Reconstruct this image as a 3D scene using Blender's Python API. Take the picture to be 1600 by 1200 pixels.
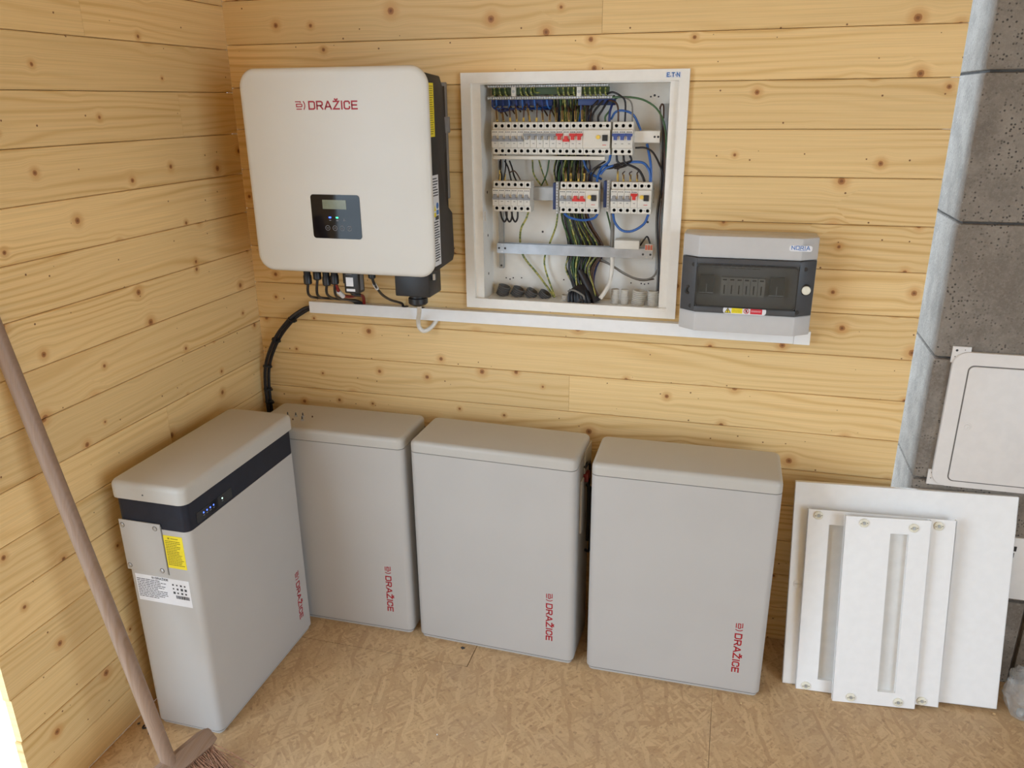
import bpy, bmesh, math, random
from mathutils import Vector, Matrix
random.seed(7)
# ------------------------------------------------------------------ scene, camera, light
for o in list(bpy.data.objects): bpy.data.objects.remove(o)
SC = bpy.context.scene; COL = SC.collection
CAM = Vector((1.4132, -2.1192, 1.5286)); FPX = 1238.1
CR = Vector((0.9641, 0.2653, -0.0088)); CU = Vector((-0.0811, 0.3259, 0.9419)); CF = Vector((-0.2528, 0.9074, -0.3358))
cd = bpy.data.cameras.new('camera'); cam = bpy.data.objects.new('camera', cd); COL.objects.link(cam)
cd.sensor_width = 36; cd.sensor_fit = 'HORIZONTAL'; cd.lens = FPX / 1600 * 36; cd.clip_start = .02
cam.matrix_world = Matrix(((CR.x, CU.x, -CF.x, CAM.x), (CR.y, CU.y, -CF.y, CAM.y), (CR.z, CU.z, -CF.z, CAM.z), (0, 0, 0, 1)))
SC.camera = cam
W = bpy.data.worlds.new('world'); SC.world = W; W.use_nodes = True
bg = W.node_tree.nodes['Background']; bg.inputs[0].default_value = (.67, .825, 1.0, 1); bg.inputs[1].default_value = 5.0
DOOR_Y0, DOOR_Y1, DOOR_H = -1.083, -2.75, 2.1
def portal(loc, rot, sx, sy):
    l = bpy.data.lights.new('portal', 'AREA'); l.shape = 'RECTANGLE'; l.size = sx; l.size_y = sy
    l.cycles.is_portal = True
    o = bpy.data.objects.new('portal', l); COL.objects.link(o); o.location = loc; o.rotation_euler = rot
GATE_Y0, GATE_Y1, GATE_H = -1.5, -3.7, 2.1
portal((3.62, (GATE_Y0 + GATE_Y1) / 2, GATE_H / 2), (0, math.pi / 2, 0), GATE_H, GATE_Y0 - GATE_Y1)
portal((-.03, (DOOR_Y0 + DOOR_Y1) / 2, DOOR_H / 2), (0, -math.pi / 2, 0), DOOR_H, DOOR_Y0 - DOOR_Y1)
VS = SC.view_settings; VS.view_transform = 'Standard'; VS.look = 'None'; VS.gamma = 1; VS.use_curve_mapping = False; VS.exposure = 0.17
SC.cycles.max_bounces = 10; SC.cycles.diffuse_bounces = 7; SC.cycles.use_denoising = True

def on_y(px, py, y):                       # where the sight line of a photo pixel meets the plane y
    d = CF + CR * ((px - 800) / FPX) - CU * ((py - 600) / FPX)
    return CAM + d * ((y - CAM.y) / d.y)
def on_z(px, py, z):
    d = CF + CR * ((px - 800) / FPX) - CU * ((py - 600) / FPX)
    return CAM + d * ((z - CAM.z) / d.z)

# ------------------------------------------------------------------ materials
class NT:
    def __init__(s, name):
        s.m = bpy.data.materials.new(name); s.m.use_nodes = True; s.t = s.m.node_tree
        s.b = s.t.nodes['Principled BSDF']
    def n(s, typ, **k):
        x = s.t.nodes.new(typ)
        for a, v in k.items(): setattr(x, a, v)
        return x
    def l(s, a, b): s.t.links.new(a, b)
    def val(s, sock, v):
        if isinstance(v, (int, float)): sock.default_value = v
        elif isinstance(v, tuple): sock.default_value = v
        else: s.l(v, sock)
    def math(s, op, a, b=0.0, c=0.0):
        x = s.n('ShaderNodeMath', operation=op)
        for i, v in enumerate((a, b, c)): s.val(x.inputs[i], v)
        return x.outputs[0]
    def mix(s, f, a, b, mode='MIX'):
        x = s.n('ShaderNodeMix', data_type='RGBA', blend_type=mode)
        s.val(x.inputs[0], f); s.val(x.inputs[6], a if not isinstance(a, tuple) else (*a, 1)[:4]); s.val(x.inputs[7], b if not isinstance(b, tuple) else (*b, 1)[:4])
        return x.outputs[2]
    def ramp(s, f, e0, e1, v0=0.0, v1=1.0, smooth=True):
        x = s.n('ShaderNodeMapRange', interpolation_type='SMOOTHSTEP' if smooth else 'LINEAR')
        for i, v in enumerate((f, e0, e1, v0, v1)): s.val(x.inputs[i], v)
        return x.outputs[0]
    def comb(s, x, y, z=0.0):
        c = s.n('ShaderNodeCombineXYZ')
        for i, v in enumerate((x, y, z)): s.val(c.inputs[i], v)
        return c.outputs[0]
    def noise(s, vec, scale, detail=3, rough=.5, out=0):
        x = s.n('ShaderNodeTexNoise'); s.l(vec, x.inputs['Vector']); x.inputs['Scale'].default_value = scale
        x.inputs['Detail'].default_value = detail; x.inputs['Roughness'].default_value = rough
        return x.outputs[out]
    def bump(s, h, strength, dist):
        x = s.n('ShaderNodeBump'); x.inputs['Strength'].default_value = strength; x.inputs['Distance'].default_value = dist
        s.l(h, x.inputs['Height']); s.l(x.outputs[0], s.b.inputs['Normal'])
    def objco(s):
        t = s.n('ShaderNodeTexCoord'); return t.outputs['Object']

MATS = {}
def M(name, col=None, rough=.5, metal=0., var=.06, scale=40, alpha=1., trans=0., emit=0., spec=.5, bump=0., coat=0.):
    if name in MATS: return MATS[name]
    k = NT(name); co = k.objco()
    f = k.noise(co, scale, 3)
    dark = tuple(c * (1 - var) for c in col); lite = tuple(min(1, c * (1 + var)) for c in col)
    k.l(k.mix(k.ramp(f, .3, .7), dark, lite), k.b.inputs['Base Color'])
    k.b.inputs['Roughness'].default_value = rough; k.b.inputs['Metallic'].default_value = metal
    k.b.inputs['Alpha'].default_value = alpha; k.b.inputs['Transmission Weight'].default_value = trans
    k.b.inputs['Specular IOR Level'].default_value = spec; k.b.inputs['Coat Weight'].default_value = coat
    if emit: k.b.inputs['Emission Color'].default_value = (*col, 1); k.b.inputs['Emission Strength'].default_value = emit
    if bump: k.bump(k.noise(co, scale * 12, 2), bump, .0005)
    MATS[name] = k.m
    return k.m

def wood(name, axis, base=(.815, .580, .275), tint=1.0, knots=True):
    k = NT(name); co = k.objco(); sp = k.n('ShaderNodeSeparateXYZ'); k.l(co, sp.inputs[0])
    rnd = k.n('ShaderNodeObjectInfo').outputs['Random']
    u = k.math('ADD', sp.outputs[axis], k.math('MULTIPLY', rnd, 37.0)); w = k.math('ADD', sp.outputs[2 if axis < 2 else 0], k.math('MULTIPLY', rnd, 11.3))
    p = k.comb(u, w)
    def layer(S, rmin, rmax, keep):
        v = k.n('ShaderNodeTexVoronoi', voronoi_dimensions='2D'); k.l(p, v.inputs['Vector']); v.inputs['Scale'].default_value = S
        sc = k.n('ShaderNodeSeparateColor'); k.l(v.outputs['Color'], sc.inputs[0])
        r0 = k.math('MULTIPLY', k.ramp(sc.outputs[0], 0, 1, rmin, rmax, False), k.math('GREATER_THAN', sc.outputs[1], keep))
        ps = k.n('ShaderNodeSeparateXYZ'); k.l(v.outputs['Position'], ps.inputs[0])
        wob = k.math('MULTIPLY', k.math('SUBTRACT', k.noise(p, 180, 2), .5), .35)
        dist = k.math('DIVIDE', v.outputs['Distance'], S)
        rr = k.math('ADD', k.math('DIVIDE', dist, k.math('MAXIMUM', r0, .00001)), wob)
        return rr, ps.outputs[1], v.outputs['Distance'], r0
    rr, wk, d, r0 = layer(7.0, .0032, .0095, .30)
    rs, _, _, _ = layer(14, .0010, .0026, .66)
    # grain flows round the knots
    g = k.math('POWER', 2.718, k.math('MULTIPLY', k.math('MULTIPLY', rr, rr), -.09))
    weff = k.math('SUBTRACT', w, k.math('MULTIPLY', k.math('SUBTRACT', w, wk), k.math('MULTIPLY', g, .85)))
    big = k.noise(k.comb(k.math('MULTIPLY', u, .9), k.math('MULTIPLY', weff, 6)), 1.0, 2)
    ph = k.math('ADD', k.math('MULTIPLY', weff, 300), k.math('MULTIPLY', big, 46))
    ring = k.math('ADD', k.math('MULTIPLY', k.math('SINE', ph), .5), .5)
    ring = k.math('POWER', ring, 3.0)
    fine = k.noise(k.comb(k.math('MULTIPLY', u, 3), k.math('MULTIPLY', weff, 420)), 1.0, 3)
    amt = k.ramp(k.noise(k.comb(k.math('MULTIPLY', u, 1.1), k.math('MULTIPLY', weff, 9)), 1.0, 1), .36, .70, .10, .80)
    lite = tuple(c * 1.07 for c in base); dk = (base[0] * .78, base[1] * .66, base[2] * .48)
    col = k.mix(k.ramp(fine, .3, .75), lite, tuple(c * .92 for c in base))
    col = k.mix(k.math('MULTIPLY', ring, amt), col, dk)
    tone = k.ramp(k.math('FRACT', k.math('MULTIPLY', rnd, 7.31)), 0, 1, .90, 1.06, False)
    tc = k.n('ShaderNodeCombineColor')
    for i in range(3): k.l(tone, tc.inputs[i])
    col = k.mix(1.0, col, tc.outputs[0], 'MULTIPLY')
    if knots:
        col = k.mix(k.ramp(rr, 3.4, .8, 0, .6), col, (base[0] * .72, base[1] * .50, base[2] * .34))
        col = k.mix(k.ramp(rr, 1.05, .8), col, (.40, .18, .06))
        col = k.mix(k.ramp(rr, .62, .25, 0, .75), col, (.17, .065, .025))
        col = k.mix(k.ramp(rs, 1.1, .7), col, (.20, .09, .035))
    k.l(col, k.b.inputs['Base Color']); k.b.inputs['Roughness'].default_value = .48
    k.b.inputs['Specular IOR Level'].default_value = .35
    k.bump(fine, .10, .0004)
    MATS[name] = k.m; return k.m
wood('pine_along_x', 0); wood('pine_along_y', 1)
wood('broom_wood', 2, (.30, .20, .14), knots=False)

def osb():
    k = NT('osb'); co = k.objco()
    warp = k.n('ShaderNodeVectorMath', operation='MULTIPLY_ADD')
    k.l(k.noise(co, 9, 2, out=1), warp.inputs[0]); warp.inputs[1].default_value = (.035, .035, 0); k.l(co, warp.inputs[2])
    col = None; hsum = None
    for i, (a, sx, sy, th) in enumerate(((.3, 9, 75, 0), (1.35, 8, 85, .5), (-.55, 11, 95, .5), (2.3, 13, 110, .5), (.9, 20, 130, .55), (1.8, 10, 90, .62))):
        mp = k.n('ShaderNodeMapping'); mp.vector_type = 'TEXTURE'; mp.inputs['Rotation'].default_value = (0, 0, a); k.l(warp.outputs[0], mp.inputs[0])
        mp.inputs['Scale'].default_value = (1 / sx, 1 / sy, 1); mp.inputs['Location'].default_value = (i * .37, i * .21, 0)
        v = k.n('ShaderNodeTexVoronoi', voronoi_dimensions='2D'); k.l(mp.outputs[0], v.inputs['Vector']); v.inputs['Scale'].default_value = 1
        s = k.n('ShaderNodeSeparateColor'); k.l(v.outputs['Color'], s.inputs[0])
        st = k.noise(k.n('ShaderNodeVectorMath', operation='MULTIPLY').outputs[0], 1) if False else None
        t = k.mix(s.outputs[0], (.48, .305, .155), (.64, .44, .235))
        col = t if col is None else k.mix(k.math('MULTIPLY', k.math('GREATER_THAN', s.outputs[1], th), k.ramp(v.outputs['Distance'], .62, .42)), col, t)
        if i == 0: first = s.outputs[2]
    f = k.noise(co, 140, 4, .7); col = k.mix(k.ramp(f, .52, .72, 0, .38), col, (.24, .125, .05))
    g = k.noise(co, 60, 3, .6); col = k.mix(k.ramp(g, .59, .70, 0, .5), col, (.22, .12, .055))
    gr = k.noise(co, 3.2, 3); col = k.mix(k.ramp(gr, .45, .75, 0, .28), col, (.42, .31, .21))
    k.l(col, k.b.inputs['Base Color']); k.b.inputs['Roughness'].default_value = .55
    k.bump(k.math('ADD', first, f), .12, .001)
    MATS['osb'] = k.m
osb()
def concrete():
    k = NT('block_concrete'); co = k.objco()
    n1 = k.noise(co, 14, 4, .6); n2 = k.noise(co, 150, 3, .7); n3 = k.noise(co, 3, 2)
    col = k.mix(k.ramp(n1, .3, .7), (.165, .14, .115), (.27, .235, .195))
    col = k.mix(k.ramp(n3, .4, .7, 0, .4), col, (.20, .165, .13))
    v = k.n('ShaderNodeTexVoronoi'); k.l(co, v.inputs['Vector']); v.inputs['Scale'].default_value = 150
    s = k.n('ShaderNodeSeparateColor'); k.l(v.outputs['Color'], s.inputs[0])
    pit = k.math('MULTIPLY', k.ramp(v.outputs['Distance'], .44, .18), k.math('GREATER_THAN', s.outputs[0], .55))
    pit = k.math('MULTIPLY', pit, k.ramp(n1, .40, .62, .12, .9))
    col = k.mix(k.ramp(n2, .42, .72, 0, .35), col, (.33, .295, .25))
    col = k.mix(pit, col, (.035, .03, .028))
    pale = k.math('MULTIPLY', k.ramp(v.outputs['Distance'], .3, .1), k.math('LESS_THAN', s.outputs[1], .05))
    col = k.mix(pale, col, (.42, .38, .33))
    k.l(col, k.b.inputs['Base Color']); k.b.inputs['Roughness'].default_value = .92
    k.bump(k.math('SUBTRACT', k.math('ADD', n2, k.math('MULTIPLY', n1, .6)), k.math('MULTIPLY', pit, 1.5)), .5, .004)
    MATS['block_concrete'] = k.m
concrete()
M('white_paint', (.84, .82, .77), .38, var=.02); M('white_cover', (.86, .86, .85), .4, var=.015); M('slot_grey', (.68, .67, .64), .6, var=.03)
M('battery_shell', (.475, .454, .428), .5, var=.015, scale=6); M('battery_lid', (.49, .464, .42), .45, var=.015, scale=6); M('seam', (.16, .15, .14), .7)  # lid more beige than shell: warm ceiling bounce put into its colour
M('inverter_white', (.66, .64, .59), .42, var=.015, scale=6); M('dark_band', (.012, .014, .024), .5, var=.1, spec=.3); M('black_plastic', (.014, .013, .014), .42, var=.15)
M('black_cast', (.022, .018, .016), .55, var=.2); M('bracket_grey', (.26, .26, .26), .5, .3); M('glass_black', (.006, .006, .008), .06, var=.1)
M('screen', (.20, .22, .15), .12, var=.08); M('logo_red', (.36, .008, .02), .5, var=.03); M('led_blue', (.05, .12, 1.0), .4, emit=3.5); M('led_green', (.05, .9, .35), .4, emit=2.2); M('led_pale', (.55, .9, .75), .4, emit=2)
M('button_print', (.18, .18, .19), .5); M('label_yellow', (.86, .70, .02), .5, var=.03); M('label_white', (.76, .76, .78), .5, var=.02); M('print_dark', (.045, .045, .05), .6); M('print_olive', (.30, .24, .01), .6)
M('steel', (.55, .56, .58), .32, .9, var=.08, scale=90); M('zinc', (.43, .47, .52), .36, .85, var=.10, scale=30); M('dull_zinc', (.42, .43, .43), .5, .5, var=.1)
M('breaker_white', (.70, .67, .60), .45, var=.02); M('breaker_hole', (.02, .018, .016), .6); M('toggle_grey', (.27, .27, .275), .4); M('toggle_red', (.62, .03, .025), .4); M('toggle_blue', (.05, .09, .30), .4); M('button_yellow', (.80, .55, .08), .4)
M('wire_black', (.016, .013, .014), .45); M('wire_brown', (.085, .04, .022), .45); M('wire_blue', (.03, .12, .40), .4); M('wire_navy', (.012, .03, .16), .4); M('wire_grey', (.20, .19, .17), .45); M('wire_green', (.06, .13, .05), .45); M('wire_red', (.22, .015, .012), .45); M('wire_white', (.76, .74, .68), .4)
M('sleeve_yellow', (.62, .42, .08), .5); M('clear_plastic', (.55, .55, .50), .3, alpha=.6); M('terminal_green', (.045, .075, .025), .5); M('terminal_blue', (.012, .035, .15), .45); M('conduit_grey', (.12, .115, .11), .6); M('conduit_light', (.60, .57, .51), .55); M('clamp_red', (.55, .12, .07), .4)
M('noria_grey', (.55, .54, .53), .45, var=.015); M('smoke_solid', (.075, .077, .082), .35, var=.05, spec=.35); M('noria_blue', (.03, .16, .46), .5); M('label_red', (.60, .02, .04), .5)
M('smoke_clear', (.06, .065, .062), .06, var=.02, alpha=.42, spec=.6)
M('bristle', (.40, .22, .14), .7, var=.3, scale=200); M('knob_ivory', (.78, .75, .62), .4); M('chip', (.66, .48, .25), .7); M('mortar', (.10, .09, .08), .95, var=.2); M('bag_plastic', (.78, .80, .79), .15, var=.05, alpha=.26, spec=.9); M('foil', (.55, .57, .62), .2, .9)
M('ground', (.55, .55, .53), .9, var=.1, scale=2); M('backing', (.20, .12, .06), .8); M('meter_white', (.74, .71, .68), .45, var=.02)

def gy():                                   # green and yellow striped earth wire
    k = NT('wire_earth'); co = k.objco()
    v = k.n('ShaderNodeTexVoronoi', voronoi_dimensions='3D'); f = k.noise(co, 130, 1)
    k.l(k.mix(k.ramp(f, .47, .53), (.13, .18, .045), (.42, .38, .10)), k.b.inputs['Base Color']); k.b.inputs['Roughness'].default_value = .45
    MATS['wire_earth'] = k.m
gy()

# ------------------------------------------------------------------ mesh helpers
class MB:
    def __init__(s): s.v = []; s.f = []
    def box(s, x0, x1, y0, y1, z0, z1):
        n = len(s.v); s.v += [(x, y, z) for z in (z0, z1) for y in (y0, y1) for x in (x0, x1)]
        s.f += [tuple(n + i for i in q) for q in ((0, 2, 3, 1), (4, 5, 7, 6), (0, 1, 5, 4), (2, 6, 7, 3), (0, 4, 6, 2), (1, 3, 7, 5))]
        return s
    def prism(s, poly, a, b, axis):         # polygon (p,q) pulled along axis; p,q are the other two axes in order
        n = len(s.v); m = len(poly)
        for t in (a, b):
            for p, q in poly: s.v.append({'x': (t, p, q), 'y': (p, t, q), 'z': (p, q, t)}[axis])
        s.f.append(tuple(range(n, n + m))[::-1]); s.f.append(tuple(range(n + m, n + 2 * m)))
        for i in range(m): j = (i + 1) % m; s.f.append((n + i, n + j, n + m + j, n + m + i))
        return s
    def tube(s, pts, r, n=6, smooth=4, cap=True):
        P = [Vector(p) for p in pts]
        if smooth > 1 and len(P) > 2:
            Q = []
            for i in range(len(P) - 1):
                a = P[i - 1] if i else P[0] * 2 - P[1]; b, c = P[i], P[i + 1]; d = P[i + 2] if i + 2 < len(P) else c * 2 - b
                for j in range(smooth):
                    t = j / smooth
                    Q.append(.5 * ((2 * b) + (c - a) * t + (2 * a - 5 * b + 4 * c - d) * t * t + (3 * b - a - 3 * c + d) * t ** 3))
            P = Q + [P[-1]]
        R = r if isinstance(r, (list, tuple)) else None
        base = len(s.v); up = None
        for i, p in enumerate(P):
            t = (P[min(i + 1, len(P) - 1)] - P[max(i - 1, 0)]).normalized()
            if up is None: up = t.orthogonal().normalized()
            up = (up - t * up.dot(t)); up = up.normalized() if up.length > 1e-6 else t.orthogonal().normalized()
            side = t.cross(up)
            rad = r if R is None else R[0] + (R[1] - R[0]) * i / (len(P) - 1)
            for q in range(n): a = 2 * math.pi * q / n; s.v.append(tuple(p + (up * math.cos(a) + side * math.sin(a)) * rad))
        for i in range(len(P) - 1):
            for q in range(n): a = base + i * n + q; b = base + i * n + (q + 1) % n; s.f.append((a, b, b + n, a + n))
        if cap:
            s.f.append(tuple(range(base, base + n))[::-1]); e = base + (len(P) - 1) * n; s.f.append(tuple(range(e, e + n)))
        return s
    def lathe(s, o, axis, prof, n=16):      # prof: (t along axis, r)
        o = Vector(o); ax = Vector(axis).normalized(); u = ax.orthogonal().normalized(); w = ax.cross(u); base = len(s.v)
        for t, r in prof:
            for q in range(n): a = 2 * math.pi * q / n; s.v.append(tuple(o + ax * t + (u * math.cos(a) + w * math.sin(a)) * max(r, 1e-5)))
        for i in range(len(prof) - 1):
            for q in range(n): a = base + i * n + q; b = base + i * n + (q + 1) % n; s.f.append((a, b, b + n, a + n))
        s.f.append(tuple(range(base, base + n))[::-1]); e = base + (len(prof) - 1) * n; s.f.append(tuple(range(e, e + n)))
        return s
    def cyl(s, o, axis, r, h, n=12): return s.lathe(o, axis, ((0, r), (h, r)), n)
    def strokes(s, paths, o, ex, ey, t, depth=.0004):   # flat ribbon lettering, raised a hair
        o = Vector(o); ex = Vector(ex); ey = Vector(ey); nz = ex.cross(ey).normalized()
        for pts in paths:
            closed = pts[0] == pts[-1] and len(pts) > 3
            P = [Vector(p) for p in (pts[:-1] if closed else pts)]; m = len(P); base = len(s.v)
            for i, p in enumerate(P):
                a = P[i - 1] if (i or closed) else None; b = P[(i + 1) % m] if (i < m - 1 or closed) else None
                d1 = (p - a).normalized() if a is not None else None; d2 = (b - p).normalized() if b is not None else None
                d1 = d1 or d2; d2 = d2 or d1
                n1 = Vector((-d1.y, d1.x)); n2 = Vector((-d2.y, d2.x)); mn = (n1 + n2)
                mn = mn.normalized() if mn.length > 1e-6 else n1
                k = t / 2 / max(.35, mn.dot(n1))
                ext = Vector((0, 0))
                if not closed and i == 0: ext = -d2 * t * .5
                if not closed and i == m - 1: ext = d1 * t * .5
                for sg in (1, -1):
                    q = p + ext + mn * k * sg
                    w = o + ex * q.x + ey * q.y
                    s.v.append(tuple(w)); s.v.append(tuple(w + nz * depth))
            for i in range(m if closed else m - 1):
                a = base + 4 * i; b = base + 4 * ((i + 1) % m)
                s.f += [(a + 1, a + 3, b + 3, b + 1), (a, b, b + 2, a + 2), (a, a + 1, b + 1, b), (a + 2, b + 2, b + 3, a + 3)]
        return s
    def mesh(s, name):
        me = bpy.data.meshes.new(name); me.from_pydata([tuple(v) for v in s.v], [], s.f); me.update()
        b = bmesh.new(); b.from_mesh(me); bmesh.ops.recalc_face_normals(b, faces=b.faces); b.to_mesh(me); b.free()
        return me
    def build(s, name, mat, parent=None, smooth=None, bevel=0, segs=2):
        me = s.mesh(name)
        if bevel:
            b = bmesh.new(); b.from_mesh(me)
            bmesh.ops.bevel(b, geom=[e for e in b.edges], offset=bevel, segments=segs, profile=.5, affect='EDGES', clamp_overlap=True)
            b.to_mesh(me); b.free(); smooth = smooth or 40
        return link(name, me, mat, parent, smooth)
def link(name, me, mat, parent=None, smooth=None):
    me.materials.clear(); me.materials.append(MATS[mat] if isinstance(mat, str) else mat)
    if smooth:
        for p in me.polygons: p.use_smooth = True
        me.set_sharp_from_angle(angle=math.radians(smooth))
    o = bpy.data.objects.new(name, me); COL.objects.link(o); o.parent = parent
    return o
def tag(o, label, cat, group=None, kind=None):
    o['label'] = label; o['category'] = cat
    if group: o['group'] = group
    if kind: o['kind'] = kind
    return o
def thing(name, label, cat, loc=(0, 0, 0), rz=0, group=None):
    o = bpy.data.objects.new(name, None); o.empty_display_size = .05; COL.objects.link(o); o.location = loc; o.rotation_euler = (0, 0, rz)
    return tag(o, label, cat, group)
def rounded(w, h, r, n=6, x0=0, y0=0):      # rounded rectangle outline
    out = []
    for cx, cy, a0 in ((w - r, h - r, 0), (r, h - r, 90), (r, r, 180), (w - r, r, 270)):
        for i in range(n + 1): a = math.radians(a0 + 90 * i / n); out.append((x0 + cx + r * math.cos(a), y0 + cy + r * math.sin(a)))
    return out
def struct(o, label=None):
    o['kind'] = 'structure'
    if label: o['label'] = label
    return o

# ------------------------------------------------------------------ the setting
PITCH, ZB, ZL, CEIL = .1123, 1.684, 1.6718, 2.35
XE = 1.88                                    # right end of the back wall boards
cut = (.712, 1.268, .986, 1.5717)            # hole for the recessed cabinet
b = MB(); yb0, yb1 = .0185, .034  # unseen backing sheet, added so the board joints leak no daylight
b.box(-.03, XE - .015, yb0, yb1, 0, cut[2]).box(-.03, XE - .015, yb0, yb1, cut[3], CEIL).box(-.03, cut[0], yb0, yb1, cut[2], cut[3]).box(cut[1], XE - .015, yb0, yb1, cut[2], cut[3])
wall_back = struct(b.build('wall_back', 'backing'), 'pine tongue and groove board wall behind the wall boxes')
b = MB().box(-.034, -.0185, DOOR_Y0 + .03, 0, 0, CEIL)
wall_left = struct(b.build('wall_left', 'backing'), 'pine tongue and groove board wall on the left ending at the doorway')
def plank(axis, u0, u1, z0, z1, parent, notch=None):
    c, g = .0019, .0006; z0 += g; z1 -= g; m = MB()
    def piece(a, e, lo, hi, c0, c1):
        if axis == 'x': m.prism([(.018, lo), (.018, hi), (c1, hi), (0, hi - c1), (0, lo + c0), (c0, lo)], a, e, 'x')
        else: m.prism([(-.018, lo), (-.018, hi), (-c1, hi), (0, hi - c1), (0, lo + c0), (-c0, lo)], a, e, 'y')
    if notch:
        piece(u0, u1, z0, notch[2], c, 0); piece(u0, notch[0], notch[2], z1, 0, c); piece(notch[1], u1, notch[2], z1, 0, c)
    else: piece(u0, u1, z0, z1, c, c)
    return m.build('plank', 'pine_along_x' if axis == 'x' else 'pine_along_y', parent)
def rows(z0):
    js = [z0 + i * PITCH for i in range(-15, 7)]; js = [0] + [j for j in js if .012 < j < CEIL - .02] + [CEIL]
    return list(zip(js[:-1], js[1:]))
e = .0003
for z0, z1 in rows(ZB):
    if z0 > cut[2] - .02 and z1 < cut[3] + .01:
        plank('x', 0, cut[0], z0, z1, wall_back); plank('x', cut[1], XE, z0, z1, wall_back)
    elif z0 < cut[2] < z1: plank('x', 0, XE, z0, z1, wall_back, cut)
    else:
        sp = [x for lo, hi, x in ((.70, .76, .994), (1.70, 1.78, 1.062)) if z0 < (lo + hi) / 2 < z1]
        xs = [0] + sp + [XE]
        for a, c in zip(xs[:-1], xs[1:]): plank('x', a + (e if a else 0), c - (e if c < XE else 0), z0, z1, wall_back)
for z0, z1 in rows(ZL):
    sp = [y for z, y in ((1.707, -.532), (1.51, -.243), (.71, -.472)) if z0 < z < z1]
    ys = [DOOR_Y0 + random.uniform(-.003, .003)] + sp + [0]
    for a, c in zip(ys[:-1], ys[1:]): plank('y', a + e, c - e, z0, z1, wall_left)
# the rest of the shed, out of the picture
struct(MB().box(-.034, 0, -4.2, DOOR_Y1, 0, CEIL).box(-.034, 0, DOOR_Y1, DOOR_Y0 + .03, DOOR_H, CEIL).build('wall_left_rear', 'pine_along_y'), 'pine board wall past the doorway')
struct(MB().box(-.03, 3.6, -4.24, -4.2, 0, CEIL).build('wall_front', 'pine_along_x'), 'pine board wall behind the viewer')
struct(MB().box(3.6, 3.64, -4.2, GATE_Y1, 0, CEIL).box(3.6, 3.64, GATE_Y0, 0, 0, CEIL).box(3.6, 3.64, GATE_Y1, GATE_Y0, GATE_H, CEIL).build('wall_right', 'block_concrete'), 'concrete wall on the far right')
struct(MB().box(-.04, 3.64, -4.24, .05, CEIL, CEIL + .04).build('ceiling', 'pine_along_x'), 'pine board ceiling')
struct(MB().box(-14, 14, -14, 14, -.30, -.25).build('ground', 'ground'), 'pale ground outside the doorway')
# floor of OSB sheets
floor = struct(MB().box(-.03, 3.6, -4.2, .3, -.25, -.0185).build('floor', 'backing'), 'floor of oriented strand board sheets')
def sheet(x0, x1, y0, y1, g=(0, 0, 0, 0)):
    MB().box(x0 + g[0], x1 - g[1], y0 + g[2], y1 - g[3], -.018, 0).build('board', 'osb', floor)
G = .0022; h = .0002
sheet(0, .7797, -.353, .3, (0, G, G, 0)); sheet(.7797, 1.462, -.353, .3, (0, h, h, 0)); sheet(1.462, 3.6, -.345, .3, (h, 0, .0005, 0))
sheet(0, 1.462, -1.6, -.353, (0, .0006, 0, h)); sheet(1.462, 3.6, -1.6, -.345, (.0004, 0, 0, 0)); sheet(0, 3.6, -4.2, -1.6, (0, 0, 0, h))
# concrete block wall on the right, its end lit through the gap behind the boards
BX, BY = 1.9215, -.036
wall_block = struct(MB().box(BX + .012, 3.6, BY + .012, .42, 0, CEIL).build('wall_block', 'mortar'), 'grey concrete block wall with a bright end face beside the boards')
zj = [-.07 + .3305 * i for i in range(9)]
for i, (a, c) in enumerate(zip(zj[:-1], zj[1:])):
    a = max(a, 0); c = min(c, CEIL)
    if c - a < .02: continue
    xs = [BX, 2.50, 3.0, 3.6] if i % 2 else [BX, 2.25, 2.75, 3.25, 3.6]
    for x0, x1 in zip(xs[:-1], xs[1:]):
        m = MB().box(x0 + (0 if x0 == BX else .004), x1 - .004, BY, .40, a + (.0026 if a else 0), c - .0026)
        m.build('block', 'block_concrete', wall_block, bevel=.006, segs=2)

# ------------------------------------------------------------------ lettering
LET = {
 'D': (.72, [[(0, 0), (0, 1), (.56, 1), (.70, .86), (.70, .14), (.56, 0), (0, 0)]]),
 'R': (.72, [[(0, 0), (0, 1), (.54, 1), (.68, .87), (.68, .58), (.54, .45), (0, .45)], [(.42, .45), (.70, 0)]]),
 'A': (.80, [[(0, 0), (.36, 1), (.42, 1), (.78, 0)], [(.14, .30), (.64, .30)]]),
 'Z': (.72, [[(.02, 1), (.66, 1), (0, 0), (.70, 0)], [(.20, 1.30), (.35, 1.18), (.50, 1.30)]]),
 'I': (.06, [[(0.03, 0), (0.03, 1)]]),
 'C': (.66, [[(.64, .72), (.64, .88), (.52, 1), (.14, 1), (0, .86), (0, .14), (.14, 0), (.52, 0), (.64, .12), (.64, .28)]]),
 'E': (.62, [[(.62, 1), (0, 1), (0, 0), (.62, 0)], [(0, .5), (.56, .5)]]),
 'N': (.72, [[(0, 0), (0, 1), (.70, 0), (.70, 1)]]),
 'O': (.74, [[(0, 0), (0, 1), (.74, 1), (.74, 0), (0, 0)]]),
 'T': (.70, [[(0, 1), (.70, 1)], [(.35, 1), (.35, 0)]]),
 '.': (.14, [[(.06, .42), (.08, .42)]]), ',': (.14, [[(.06, .10), (.08, .10)]]),
}
EMB = [[(0, 1), (.60, 1), (.60, .90)], [(.08, .33), (.08, .67), (.70, .67), (.78, .60), (.78, .40), (.70, .33), (.08, .33)], [(.10, .0), (.68, .0)], [(1.0, 1.02), (1.13, .74), (1.15, .5), (1.12, .24), (1.02, -.02)]]
def word(text, gap=.24, x=0):
    out = []
    for ch in text:
        w, ps = LET[ch]
        out += [[(x + p[0], p[1]) for p in path] for path in ps]; x += w + gap
    return out, x - gap
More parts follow.
